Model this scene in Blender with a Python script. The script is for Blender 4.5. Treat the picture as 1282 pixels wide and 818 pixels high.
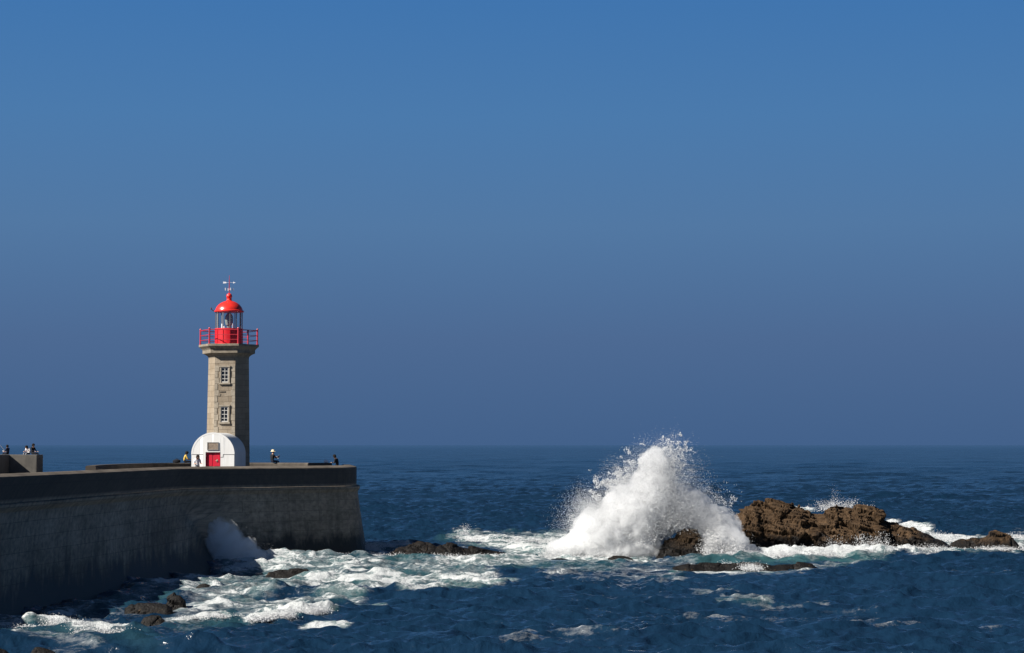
import bpy, bmesh, math, random
import numpy as np
from mathutils import Vector, Matrix

for o in list(bpy.data.objects):
    bpy.data.objects.remove(o, do_unlink=True)
SC = bpy.context.scene
COL = SC.collection
R = math.radians

# ------------------------------------------------------------------ camera, sky, sun, exposure
CAM_H = 8.1
LENS = 70.0
F = LENS / 36.0 * 1282.0                  # focal length in photograph pixels
PITCH = math.atan(148.0 / F)
cam_data = bpy.data.cameras.new('camera')
cam = bpy.data.objects.new('camera', cam_data)
COL.objects.link(cam)
cam_data.lens = LENS
cam_data.sensor_width = 36.0
cam_data.clip_start = 0.5
cam_data.clip_end = 60000.0
cam.location = (0, 0, CAM_H)
cam.rotation_euler = (math.pi / 2 + PITCH, 0, 0)
SC.camera = cam

EXPO = 0.9
SUN_EL = 36.0
SUN_AZ = 63.0                              # degrees from -Y (towards the camera) round to -X (left)
sun_vec = Vector((-math.sin(R(SUN_AZ)) * math.cos(R(SUN_EL)), -math.cos(R(SUN_AZ)) * math.cos(R(SUN_EL)), math.sin(R(SUN_EL))))
sl = bpy.data.lights.new('sun', 'SUN')
sl.energy = 5.0
sl.angle = R(0.5)
sl.color = (1.0, 0.95, 0.87)
sun = bpy.data.objects.new('sun', sl)
COL.objects.link(sun)
sun.rotation_euler = sun_vec.to_track_quat('Z', 'Y').to_euler()

world = bpy.data.worlds.new('World')
SC.world = world
world.use_nodes = True
wn = world.node_tree.nodes
wl = world.node_tree.links
wn.clear()
w_out = wn.new('ShaderNodeOutputWorld')
w_bg = wn.new('ShaderNodeBackground')
w_bg.inputs['Strength'].default_value = 0.1
sky = wn.new('ShaderNodeTexSky')
sky.sky_type = 'NISHITA'
sky.sun_disc = False
sky.sun_elevation = R(SUN_EL)
sky.sun_rotation = math.atan2(sun_vec.x, sun_vec.y)
sky.air_density = 1.0
sky.dust_density = 0.6
sky.ozone_density = 2.0
w_tc = wn.new('ShaderNodeTexCoord')
w_sep = wn.new('ShaderNodeSeparateXYZ')
wl.new(w_tc.outputs['Generated'], w_sep.inputs[0])
def lin(c):
    return tuple((v / 255 / 12.92) if v / 255 <= 0.04045 else ((v / 255 + 0.055) / 1.055) ** 2.4 for v in c)
w_map = wn.new('ShaderNodeMapRange')
w_map.inputs['From Min'].default_value = 0.0
w_map.inputs['From Max'].default_value = 0.25
wl.new(w_sep.outputs['Z'], w_map.inputs['Value'])
w_ramp = wn.new('ShaderNodeValToRGB')          # the hazy deep-blue band of air low over the sea
stops = [(0.0, (67, 97, 138)), (0.053, (77, 106, 147)), (0.109, (82, 120, 163)), (0.163, (75, 122, 172)), (0.218, (65, 117, 174)), (0.25, (62, 113, 172))]
els = w_ramp.color_ramp.elements
while len(els) < len(stops):
    els.new(0.5)
for e, (p, c) in zip(els, stops):
    e.position = p / 0.25
    e.color = (*lin(c), 1)
wl.new(w_map.outputs[0], w_ramp.inputs['Fac'])
w_x10 = wn.new('ShaderNodeVectorMath')
w_x10.operation = 'SCALE'
w_x10.inputs['Scale'].default_value = 10.0 / 2 ** EXPO
wl.new(w_ramp.outputs['Color'], w_x10.inputs[0])
w_map2 = wn.new('ShaderNodeMapRange')
w_map2.interpolation_type = 'SMOOTHSTEP'
w_map2.inputs['From Min'].default_value = 0.22
w_map2.inputs['From Max'].default_value = 0.36
wl.new(w_sep.outputs['Z'], w_map2.inputs['Value'])
w_mix = wn.new('ShaderNodeMix')
w_mix.data_type = 'RGBA'
wl.new(w_map2.outputs[0], w_mix.inputs['Factor'])
wl.new(w_x10.outputs[0], w_mix.inputs['A'])
w_deep = wn.new('ShaderNodeVectorMath')      # the photograph's polarised, deep blue sky is darker than the model's
w_deep.operation = 'MULTIPLY'
w_deep.inputs[1].default_value = (0.13, 0.175, 0.23)
wl.new(sky.outputs[0], w_deep.inputs[0])
wl.new(w_deep.outputs[0], w_mix.inputs['B'])
wl.new(w_mix.outputs['Result'], w_bg.inputs['Color'])
wl.new(w_bg.outputs[0], w_out.inputs['Surface'])

SC.view_settings.view_transform = 'Standard'
SC.view_settings.look = 'None'
SC.view_settings.exposure = EXPO
SC.view_settings.gamma = 1.0
SC.view_settings.use_curve_mapping = False
SC.cycles.volume_bounces = 10
SC.cycles.max_bounces = 12
SC.cycles.transparent_max_bounces = 16
SC.cycles.use_denoising = True
SC.cycles.sample_clamp_indirect = 0.4
SC.cycles.use_adaptive_sampling = False
SC.cycles.caustics_reflective = False
SC.cycles.caustics_refractive = False
SC.cycles.volume_step_rate = 1.0

# ------------------------------------------------------------------ pixel <-> world helpers (photograph pixels)
CP, SP = math.cos(PITCH), math.sin(PITCH)
def ray(px, py):
    u = (px - 641.0) / F
    v = (409.0 - py) / F
    return u, CP - v * SP, SP + v * CP
def at(px, py, Y):
    u, dy, dz = ray(px, py)
    t = Y / dy
    return Vector((u * t, Y, CAM_H + t * dz))
def on_z(px, py, z=0.0):
    u, dy, dz = ray(px, py)
    t = (z - CAM_H) / dz
    return Vector((u * t, dy * t, z))
def project(X, Y, Z):
    zc = Z - CAM_H
    f = Y * CP + zc * SP
    up = -Y * SP + zc * CP
    return 641.0 + F * X / f, 409.0 - F * up / f

# ------------------------------------------------------------------ noise (numpy)
def _hash(ix, iy, iz, seed):
    h = (ix.astype(np.int64) * 374761393 + iy.astype(np.int64) * 668265263 + iz.astype(np.int64) * 2147483647 + seed * 1274126177) & 0xffffffff
    h = ((h ^ (h >> 13)) * 1274126177) & 0xffffffff
    h = ((h ^ (h >> 16)) * 2246822519) & 0xffffffff
    return (h ^ (h >> 15)) & 0xffffffff
def vnoise(x, y, z, seed=0):
    x, y, z = np.broadcast_arrays(np.asarray(x, float), np.asarray(y, float), np.asarray(z, float))
    ix, iy, iz = np.floor(x), np.floor(y), np.floor(z)
    fx, fy, fz = x - ix, y - iy, z - iz
    out = np.zeros(x.shape)
    ux, uy, uz = (f * f * f * (f * (f * 6 - 15) + 10) for f in (fx, fy, fz))
    for a in (0, 1):
        for b in (0, 1):
            for c in (0, 1):
                h = _hash(ix + a, iy + b, iz + c, seed)
                g = np.stack([(h & 1023) / 511.5 - 1, ((h >> 10) & 1023) / 511.5 - 1, ((h >> 20) & 1023) / 511.5 - 1])
                d = g[0] * (fx - a) + g[1] * (fy - b) + g[2] * (fz - c)
                w = (ux if a else 1 - ux) * (uy if b else 1 - uy) * (uz if c else 1 - uz)
                out += w * d
    return out * 1.3
def fbm(x, y, z, octv=4, seed=0, gain=0.5, ridged=False):
    s, a, f, n = 0, 1.0, 1.0, 0
    for k in range(octv):
        v = vnoise(x * f, y * f, z * f, seed + k * 17)
        if ridged:
            v = 1 - 2 * np.abs(v)
        s = s + a * v
        n += a
        a *= gain
        f *= 2.03
    return s / n
def smooth(a, b, x):
    t = np.clip((x - a) / (b - a), 0, 1)
    return t * t * (3 - 2 * t)

# ------------------------------------------------------------------ object helpers
def tag(o, label=None, cat=None, group=None, kind=None):
    if label: o['label'] = label
    if cat: o['category'] = cat
    if group: o['group'] = group
    if kind: o['kind'] = kind
    return o
def empty(name, loc, label=None, cat=None, group=None, rz=0.0):
    o = bpy.data.objects.new(name, None)
    COL.objects.link(o)
    o.location = loc
    o.rotation_euler = (0, 0, rz)
    o.empty_display_size = 0.3
    return tag(o, label, cat, group)
def link_mesh(name, me, mats, parent=None, shade=False):
    if not isinstance(mats, (list, tuple)):
        mats = [mats]
    for m in mats:
        me.materials.append(m)
    o = bpy.data.objects.new(name, me)
    COL.objects.link(o)
    if parent is not None:
        o.parent = parent
    me.polygons.foreach_set('use_smooth', [shade] * len(me.polygons))
    return o
def np_mesh(name, V, faces_flat, n_per):
    me = bpy.data.meshes.new(name)
    V = np.asarray(V, np.float32)
    faces_flat = np.asarray(faces_flat, np.int32).ravel()
    nf = len(faces_flat) // n_per
    me.vertices.add(len(V))
    me.vertices.foreach_set('co', V.ravel())
    me.loops.add(len(faces_flat))
    me.loops.foreach_set('vertex_index', faces_flat)
    me.polygons.add(nf)
    me.polygons.foreach_set('loop_start', np.arange(nf, dtype=np.int32) * n_per)
    me.update(calc_edges=True)
    me.validate()
    return me
def grid_faces(nr, nc, wrap=False):
    i = np.arange(nr - 1)[:, None]
    j = np.arange(nc if wrap else nc - 1)[None, :]
    j2 = (j + 1) % nc
    return np.stack([i * nc + j, i * nc + j2, (i + 1) * nc + j2, (i + 1) * nc + j], -1).reshape(-1, 4)

class MB:
    """collects simple shapes and links them as one mesh object"""
    def __init__(self):
        self.v, self.f, self.m = [], [], []
    def add(self, vs, fs, mi=0, M=None):
        b = len(self.v)
        for p in vs:
            p = Vector(p)
            self.v.append(tuple(M @ p if M is not None else p))
        for f in fs:
            self.f.append([b + i for i in f])
            self.m.append(mi)
        return self
    def box(self, x0, x1, y0, y1, z0, z1, mi=0, M=None):
        vs = [(x, y, z) for z in (z0, z1) for y in (y0, y1) for x in (x0, x1)]
        return self.add(vs, [(0, 2, 3, 1), (4, 5, 7, 6), (0, 1, 5, 4), (2, 6, 7, 3), (0, 4, 6, 2), (1, 3, 7, 5)], mi, M)
    def rings(self, rings, cap=True, mi=0, M=None):
        n = len(rings[0])
        vs = [p for r in rings for p in r]
        fs = []
        for i in range(len(rings) - 1):
            for j in range(n):
                k = (j + 1) % n
                fs.append((i * n + j, i * n + k, (i + 1) * n + k, (i + 1) * n + j))
        if cap:
            fs.append(tuple(range(n - 1, -1, -1)))
            fs.append(tuple((len(rings) - 1) * n + j for j in range(n)))
        return self.add(vs, fs, mi, M)
    def lathe(self, prof, n=24, off=0.0, cap=True, mi=0, M=None):
        return self.rings([[(r * math.sin(off + 2 * math.pi * j / n), -r * math.cos(off + 2 * math.pi * j / n), z) for j in range(n)] for r, z in prof], cap, mi, M)
    def tube(self, pts, rad, n=8, mi=0, M=None):
        pts = [Vector(p) for p in pts]
        rads = rad if isinstance(rad, (list, tuple)) else [rad] * len(pts)
        rr = []
        for i, p in enumerate(pts):
            d = (pts[min(i + 1, len(pts) - 1)] - pts[max(i - 1, 0)]).normalized()
            up = Vector((0, 0, 1)) if abs(d.z) < 0.9 else Vector((1, 0, 0))
            a = d.cross(up).normalized()
            b = a.cross(d)
            rr.append([p + (a * math.cos(2 * math.pi * j / n) + b * math.sin(2 * math.pi * j / n)) * rads[i] for j in range(n)])
        return self.rings(rr, True, mi, M)
    def build(self, name, mats, parent=None, shade=False, bevel=0.0):
        me = bpy.data.meshes.new(name)
        me.from_pydata(self.v, [], self.f)
        me.polygons.foreach_set('material_index', self.m)
        bm = bmesh.new()
        bm.from_mesh(me)
        bmesh.ops.recalc_face_normals(bm, faces=bm.faces)
        if bevel:
            bmesh.ops.bevel(bm, geom=[e for e in bm.edges if e.is_manifold and e.calc_face_angle(0) > 0.6], offset=bevel, segments=2, affect='EDGES', profile=0.6)
        bm.to_mesh(me)
        bm.free()
        o = link_mesh(name, me, mats, parent, shade)
        if shade:
            me.set_sharp_from_angle(angle=R(40))
        return o

# ------------------------------------------------------------------ materials
class NT:
    def __init__(self, name):
        self.mat = bpy.data.materials.new(name)
        self.mat.use_nodes = True
        self.t = self.mat.node_tree
        self.t.nodes.clear()
        self.out = self.n('ShaderNodeOutputMaterial')
    def n(self, kind, **kw):
        nd = self.t.nodes.new(kind)
        for k, v in kw.items():
            setattr(nd, k, v)
        return nd
    def set(self, sock, v):
        if isinstance(v, bpy.types.NodeSocket):
            self.t.links.new(v, sock)
        else:
            sock.default_value = v
    def math(self, op, a, b=0.0, clamp=False):
        nd = self.n('ShaderNodeMath', operation=op, use_clamp=clamp)
        self.set(nd.inputs[0], a)
        self.set(nd.inputs[1], b)
        return nd.outputs[0]
    def range(self, v, a, b, c=0.0, d=1.0, sm=False):
        nd = self.n('ShaderNodeMapRange', interpolation_type='SMOOTHSTEP' if sm else 'LINEAR')
        self.set(nd.inputs['Value'], v)
        for k, q in zip(('From Min', 'From Max', 'To Min', 'To Max'), (a, b, c, d)):
            self.set(nd.inputs[k], q)
        return nd.outputs[0]
    def mix(self, f, a, b, mode='MIX'):
        nd = self.n('ShaderNodeMix', data_type='RGBA', blend_type=mode)
        self.set(nd.inputs['Factor'], f)
        self.set(nd.inputs['A'], a if not isinstance(a, tuple) else (*a[:3], 1))
        self.set(nd.inputs['B'], b if not isinstance(b, tuple) else (*b[:3], 1))
        return nd.outputs['Result']
    def coords(self, kind='Object', scale=(1, 1, 1)):
        tc = self.n('ShaderNodeTexCoord')
        mp = self.n('ShaderNodeMapping')
        mp.inputs['Scale'].default_value = scale
        self.t.links.new(tc.outputs[kind], mp.inputs['Vector'])
        return mp.outputs[0]
    def noise(self, vec, scale, detail=4.0, rough=0.55, dist=0.0, out='Fac'):
        nd = self.n('ShaderNodeTexNoise')
        self.t.links.new(vec, nd.inputs['Vector'])
        nd.inputs['Scale'].default_value = scale
        nd.inputs['Detail'].default_value = detail
        nd.inputs['Roughness'].default_value = rough
        nd.inputs['Distortion'].default_value = dist
        return nd.outputs[out]
    def voronoi(self, vec, scale, feature='F1', out='Distance'):
        nd = self.n('ShaderNodeTexVoronoi', feature=feature)
        self.t.links.new(vec, nd.inputs['Vector'])
        nd.inputs['Scale'].default_value = scale
        return nd.outputs[out]
    def bump(self, h, strength=0.5, dist=0.05, normal=None):
        nd = self.n('ShaderNodeBump')
        nd.inputs['Strength'].default_value = strength
        nd.inputs['Distance'].default_value = dist
        self.t.links.new(h, nd.inputs['Height'])
        if normal is not None:
            self.t.links.new(normal, nd.inputs['Normal'])
        return nd.outputs[0]
    def attr(self, name, out='Fac'):
        nd = self.n('ShaderNodeAttribute', attribute_name=name)
        return nd.outputs[out]
    def pos(self):
        return self.n('ShaderNodeNewGeometry').outputs['Position']
    def xyz(self, vec, k):
        nd = self.n('ShaderNodeSeparateXYZ')
        self.t.links.new(vec, nd.inputs[0])
        return nd.outputs[k]
    def principled(self, col, rough=0.7, normal=None, **kw):
        p = self.n('ShaderNodeBsdfPrincipled')
        self.set(p.inputs['Base Color'], (*col[:3], 1) if isinstance(col, tuple) else col)
        self.set(p.inputs['Roughness'], rough)
        if normal is not None:
            self.t.links.new(normal, p.inputs['Normal'])
        for k, v in kw.items():
            self.set(p.inputs[k], v)
        return p.outputs[0]
    def surf(self, s):
        self.t.links.new(s, self.out.inputs['Surface'])
        return self.mat

def plain(name, col, rough=0.6, var=0.15, scale=3.0, metal=0.0, bump=0.0):
    t = NT(name)
    v = t.coords('Object')
    nz = t.noise(v, scale, 5, 0.6)
    c = t.mix(t.range(nz, 0.3, 0.7, 0, 1), tuple(x * (1 - var) for x in col), tuple(min(1, x * (1 + var)) for x in col))
    nm = t.bump(nz, bump, 0.02) if bump else None
    return t.surf(t.principled(c, rough, nm, Metallic=metal, **{'Specular IOR Level': 0.1 if rough > 0.8 else 0.5}))

def concrete_wall_mat():
    t = NT('weathered_concrete')
    uv = t.coords('UV')
    pos = t.pos()
    z = t.xyz(pos, 2)
    big = t.noise(t.coords('UV', (0.12, 0.25, 1)), 1.0, 5, 0.6)
    streak = t.noise(t.coords('UV', (1.6, 0.14, 1)), 1.0, 5, 0.65)
    fine = t.noise(uv, 2.5, 6, 0.65)
    c = t.mix(t.range(big, 0.35, 0.65), (0.19, 0.153, 0.113), (0.4, 0.325, 0.24))
    c = t.mix(t.range(streak, 0.47, 0.72, 0, 0.5), c, (0.06, 0.055, 0.048))
    c = t.mix(t.range(streak, 0.3, 0.42, 0.28, 0), c, (0.5, 0.43, 0.34))
    c = t.mix(t.range(fine, 0.38, 0.65, 0.0, 0.55), c, (0.075, 0.066, 0.055))
    # lift joints between the poured courses, with blocks
    br = t.n('ShaderNodeTexBrick')
    t.t.links.new(uv, br.inputs['Vector'])
    br.inputs['Scale'].default_value = 1.0
    br.inputs['Brick Width'].default_value = 2.6
    br.inputs['Row Height'].default_value = 0.95
    br.inputs['Mortar Size'].default_value = 0.025
    br.inputs['Mortar Smooth'].default_value = 0.4
    br.inputs['Color1'].default_value = (0.43, 0.43, 0.43, 1)
    br.inputs['Color2'].default_value = (0.57, 0.57, 0.57, 1)
    br.inputs['Mortar'].default_value = (0.5, 0.5, 0.5, 1)
    c = t.mix(0.55, c, br.outputs['Color'], 'OVERLAY')
    c = t.mix(t.math('MULTIPLY', br.outputs['Fac'], 0.4), c, (0.03, 0.03, 0.03))
    # parapet band is darker than the wall below
    band = t.range(z, 5.05, 5.25, 0, 0.85)
    c = t.mix(band, c, (0.042, 0.042, 0.044))
    # algae and wet zone near the water, ragged top
    wob = t.math('ADD', z, t.range(t.noise(t.coords('UV', (0.9, 0.25, 1)), 1.0, 5, 0.7), 0.2, 0.8, -1.3, 1.3))
    wet = t.range(wob, 0.7, 2.1, 1, 0, True)
    c = t.mix(wet, c, (0.034, 0.033, 0.029))
    rough = t.range(wet, 0, 1, 0.9, 0.55)
    h = t.math('ADD', fine, t.math('MULTIPLY', br.outputs['Fac'], -0.6))
    return t.surf(t.principled(c, rough, t.bump(h, 0.5, 0.015), **{'Specular IOR Level': 0.2}))

def capping_mat():
    t = NT('worn_capping_concrete')
    v = t.pos()
    a = t.noise(v, 0.5, 6, 0.65)
    b = t.noise(v, 4.0, 5, 0.65)
    c = t.mix(t.range(a, 0.35, 0.65), (0.08, 0.068, 0.056), (0.16, 0.135, 0.11))
    c = t.mix(t.range(b, 0.5, 0.75, 0, 0.7), c, (0.06, 0.055, 0.05))
    return t.surf(t.principled(c, 0.9, t.bump(b, 0.5, 0.04), **{'Specular IOR Level': 0.1}))

def concrete_mat(name, c0, c1):
    t = NT(name)
    v = t.pos()
    a = t.noise(v, 0.7, 6, 0.65)
    mp = t.n('ShaderNodeMapping')
    mp.inputs['Scale'].default_value = (2.5, 2.5, 0.3)
    t.t.links.new(v, mp.inputs['Vector'])
    b = t.noise(mp.outputs[0], 1.0, 5, 0.6)
    c = t.mix(t.range(a, 0.35, 0.65), c0, c1)
    c = t.mix(t.range(b, 0.5, 0.75, 0, 0.6), c, tuple(x * 0.45 for x in c0))
    return t.surf(t.principled(c, 0.9, t.bump(a, 0.4, 0.05), **{'Specular IOR Level': 0.1}))

def ashlar_mat():
    t = NT('granite_ashlar')
    uv = t.coords('UV')
    br = t.n('ShaderNodeTexBrick', offset=0.5, squash=1.0)
    t.t.links.new(uv, br.inputs['Vector'])
    br.inputs['Scale'].default_value = 1.0
    br.inputs['Brick Width'].default_value = 0.78
    br.inputs['Row Height'].default_value = 0.42
    br.inputs['Mortar Size'].default_value = 0.012
    br.inputs['Mortar Smooth'].default_value = 0.3
    br.inputs['Color1'].default_value = (0.245, 0.198, 0.146, 1)
    br.inputs['Color2'].default_value = (0.33, 0.277, 0.213, 1)
    br.inputs['Mortar'].default_value = (0.15, 0.12, 0.09, 1)
    n1 = t.noise(uv, 1.1, 6, 0.65)
    n2 = t.noise(uv, 9.0, 5, 0.7)
    n3 = t.noise(t.coords('UV', (3.0, 0.35, 1)), 1.0, 5, 0.65)
    c = t.mix(t.range(n1, 0.4, 0.68, 0, 0.75), br.outputs['Color'], (0.21, 0.165, 0.115))
    c = t.mix(t.range(n2, 0.45, 0.75, 0, 0.4), c, (0.15, 0.12, 0.085))
    c = t.mix(t.range(n3, 0.55, 0.78, 0, 0.6), c, (0.16, 0.135, 0.1))
    h = t.math('ADD', n2, t.math('MULTIPLY', br.outputs['Fac'], -1.0))
    return t.surf(t.principled(c, 0.88, t.bump(h, 0.7, 0.03), **{'Specular IOR Level': 0.1}))

def whitewash_mat():
    t = NT('whitewashed_render')
    v = t.coords('Object')
    a = t.noise(v, 1.2, 6, 0.65)
    mp = t.n('ShaderNodeMapping')
    mp.inputs['Scale'].default_value = (3, 3, 0.4)
    t.t.links.new(v, mp.inputs['Vector'])
    b = t.noise(mp.outputs[0], 1.0, 5, 0.6)
    c = t.mix(t.range(a, 0.4, 0.7, 0, 0.5), (0.7, 0.695, 0.68), (0.62, 0.61, 0.585))
    c = t.mix(t.range(b, 0.45, 0.8, 0, 0.22), c, (0.4, 0.37, 0.31))
    return t.surf(t.principled(c, 0.75, t.bump(a, 0.25, 0.02), **{'Specular IOR Level': 0.1}))

def red_paint(name='red_paint', col=(0.62, 0.012, 0.02), rough=0.3):
    t = NT(name)
    v = t.coords('Object')
    a = t.noise(v, 2.0, 6, 0.65)
    c = t.mix(t.range(a, 0.4, 0.7, 0, 0.8), col, tuple(x * 0.62 + 0.006 for x in col))
    return t.surf(t.principled(c, t.range(a, 0.3, 0.7, rough, rough + 0.15), t.bump(a, 0.1, 0.01)))

def thin_glass():
    t = NT('lantern_glazing')
    tr = t.n('ShaderNodeBsdfTransparent')
    tr.inputs['Color'].default_value = (0.93, 0.96, 0.96, 1)
    gl = t.n('ShaderNodeBsdfGlossy')
    gl.inputs['Roughness'].default_value = 0.03
    lw = t.n('ShaderNodeLayerWeight')
    lw.inputs['Blend'].default_value = 0.5
    refl = t.math('ADD', t.math('MULTIPLY', t.math('POWER', lw.outputs['Facing'], 3.0), 0.5), 0.1)
    mx = t.n('ShaderNodeMixShader')
    t.t.links.new(refl, mx.inputs[0])
    t.t.links.new(tr.outputs[0], mx.inputs[1])
    t.t.links.new(gl.outputs[0], mx.inputs[2])
    return t.surf(mx.outputs[0])

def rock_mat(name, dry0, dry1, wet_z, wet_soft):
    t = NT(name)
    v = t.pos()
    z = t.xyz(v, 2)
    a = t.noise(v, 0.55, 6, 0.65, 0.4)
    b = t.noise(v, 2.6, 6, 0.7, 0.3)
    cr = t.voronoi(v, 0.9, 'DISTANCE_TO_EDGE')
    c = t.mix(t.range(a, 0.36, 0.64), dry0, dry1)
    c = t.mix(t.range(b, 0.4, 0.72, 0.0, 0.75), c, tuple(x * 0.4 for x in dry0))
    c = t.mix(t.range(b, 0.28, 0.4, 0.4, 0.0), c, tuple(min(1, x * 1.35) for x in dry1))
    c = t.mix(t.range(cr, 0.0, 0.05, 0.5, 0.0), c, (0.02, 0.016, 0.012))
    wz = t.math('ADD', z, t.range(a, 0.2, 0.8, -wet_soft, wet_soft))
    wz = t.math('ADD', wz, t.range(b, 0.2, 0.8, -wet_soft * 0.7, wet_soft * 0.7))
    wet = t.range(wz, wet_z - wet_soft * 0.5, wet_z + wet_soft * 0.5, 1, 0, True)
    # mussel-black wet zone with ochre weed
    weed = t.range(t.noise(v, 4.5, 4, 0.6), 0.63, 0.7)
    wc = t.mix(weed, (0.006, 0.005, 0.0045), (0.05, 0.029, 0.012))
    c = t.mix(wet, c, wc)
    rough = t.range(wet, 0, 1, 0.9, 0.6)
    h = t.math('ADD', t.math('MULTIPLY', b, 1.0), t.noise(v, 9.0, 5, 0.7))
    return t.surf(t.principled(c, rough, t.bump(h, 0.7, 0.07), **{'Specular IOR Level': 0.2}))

def sea_mat():
    t = NT('sea_water')
    v = t.pos()
    fo = t.attr('foam')
    aer = t.attr('aerated')
    # patches of wind on the surface, long across the view
    wind = t.noise(v, 0.012, 5, 0.6)
    deep = t.mix(t.range(wind, 0.35, 0.65), (0.0038, 0.0158, 0.0345), (0.0062, 0.0225, 0.05))
    teal = t.mix(t.range(t.noise(v, 0.35, 4, 0.6), 0.35, 0.65), (0.011, 0.043, 0.05), (0.04, 0.1, 0.1))
    water = t.mix(aer, deep, teal)
    # foam laces: warped cells and streaks
    wv = t.n('ShaderNodeTexNoise')
    t.t.links.new(v, wv.inputs['Vector'])
    wv.inputs['Scale'].default_value = 0.5
    wv.inputs['Detail'].default_value = 3
    off = t.n('ShaderNodeVectorMath', operation='SCALE')
    t.t.links.new(wv.outputs['Color'], off.inputs[0])
    off.inputs['Scale'].default_value = 1.6
    stv = t.n('ShaderNodeMapping')
    stv.inputs['Scale'].default_value = (0.5, 1.15, 1.0)
    t.t.links.new(v, stv.inputs['Vector'])
    wp = t.n('ShaderNodeVectorMath', operation='ADD')
    t.t.links.new(stv.outputs[0], wp.inputs[0])
    t.t.links.new(off.outputs[0], wp.inputs[1])
    cell = t.voronoi(wp.outputs[0], 0.6, 'DISTANCE_TO_EDGE')
    cell2 = t.voronoi(wp.outputs[0], 1.7, 'DISTANCE_TO_EDGE')
    lace = t.math('MAXIMUM', t.range(cell, 0.0, 0.32, 1, 0), t.range(cell2, 0.0, 0.3, 0.8, 0))
    cloud = t.noise(wp.outputs[0], 0.75, 9, 0.8)
    sv = t.n('ShaderNodeMapping')
    sv.inputs['Scale'].default_value = (0.13, 0.75, 1.0)
    sv.inputs['Rotation'].default_value = (0, 0, 0.12)
    t.t.links.new(v, sv.inputs['Vector'])
    streaks = t.range(t.noise(sv.outputs[0], 1.0, 6, 0.65, 0.6), 0.3, 0.7, -0.24, 0.24)
    grain = t.range(t.noise(v, 5.0, 4, 0.7), 0.3, 0.7, -0.13, 0.13)
    pat = t.math('ADD', t.math('ADD', streaks, grain), t.math('MULTIPLY', lace, 0.22))
    pat = t.math('ADD', pat, t.range(cloud, 0.25, 0.75, -0.2, 0.95))
    val = t.math('ADD', t.math('MULTIPLY', fo, 0.77), t.math('SUBTRACT', pat, 0.76))
    mask = t.range(val, 0.34, 0.6, 0, 1, True)
    mask = t.math('MULTIPLY', mask, t.range(fo, 0.02, 0.12, 0, 1))
    thin = t.math('MULTIPLY', t.range(val, 0.08, 0.5, 0, 0.34), t.range(fo, 0.02, 0.2, 0, 1))
    cov = t.math('MAXIMUM', mask, thin)
    # ripples too fine for the mesh
    r1 = t.noise(v, 1.3, 4, 0.6, 0.3)
    r2 = t.noise(v, 4.5, 3, 0.6, 0.2)
    far = t.noise(v, 0.16, 5, 0.6, 0.2)
    h = t.math('ADD', t.math('MULTIPLY', r1, 0.55), t.math('MULTIPLY', r2, 0.15))
    h = t.math('ADD', h, t.math('MULTIPLY', far, 2.4))
    nm = t.bump(h, 1.0, 0.2)
    st = t.n('ShaderNodeMapping')
    st.inputs['Scale'].default_value = (0.012, 0.035, 1)
    t.t.links.new(v, st.inputs['Vector'])
    gust = t.range(t.noise(st.outputs[0], 1.0, 8, 0.7), 0.3, 0.7, -0.12, 0.12)
    st2 = t.n('ShaderNodeMapping')
    st2.inputs['Scale'].default_value = (0.06, 0.03, 1)
    t.t.links.new(v, st2.inputs['Vector'])
    gust = t.math('ADD', gust, t.range(t.noise(st2.outputs[0], 1.0, 6, 0.75), 0.3, 0.7, -0.12, 0.12))
    rg = t.math('ADD', t.attr('chop'), t.math('MULTIPLY', gust, t.range(t.attr('chop'), 0.12, 0.4, 0, 1)))
    wb = t.principled(water, rg, nm, IOR=1.333)
    fh = t.math('ADD', t.noise(v, 2.4, 6, 0.7), t.math('MULTIPLY', val, 0.6))
    fb = t.principled((0.48, 0.5, 0.5), 0.8, t.bump(fh, 0.7, 0.25))
    mx = t.n('ShaderNodeMixShader')
    t.t.links.new(cov, mx.inputs[0])
    t.t.links.new(wb, mx.inputs[1])
    t.t.links.new(fb, mx.inputs[2])
    return t.surf(mx.outputs[0])

def spray_mat():
    t = NT('white_spray')
    d = t.n('ShaderNodeBsdfDiffuse')
    d.inputs['Color'].default_value = (0.74, 0.745, 0.75, 1)
    tr = t.n('ShaderNodeBsdfTranslucent')
    tr.inputs['Color'].default_value = (0.74, 0.745, 0.75, 1)
    mx = t.n('ShaderNodeMixShader')
    mx.inputs[0].default_value = 0.4
    t.t.links.new(d.outputs[0], mx.inputs[1])
    t.t.links.new(tr.outputs[0], mx.inputs[2])
    return t.surf(mx.outputs[0])

def mist_mat(name, density, scale=0.9, lo=0.35, hi=0.7, color=(0.98, 0.985, 0.99)):
    t = NT(name)
    v = t.pos()
    nz = t.noise(v, scale, 4, 0.6, 0.3)
    dn = t.range(nz, lo, hi, 0.15, 1.0)
    vs = t.n('ShaderNodeVolumePrincipled')
    vs.inputs['Color'].default_value = (*color, 1)
    vs.inputs['Anisotropy'].default_value = 0.2
    t.t.links.new(t.math('MULTIPLY', dn, density), vs.inputs['Density'])
    t.t.links.new(vs.outputs[0], t.out.inputs['Volume'])
    return t.mat

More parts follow.
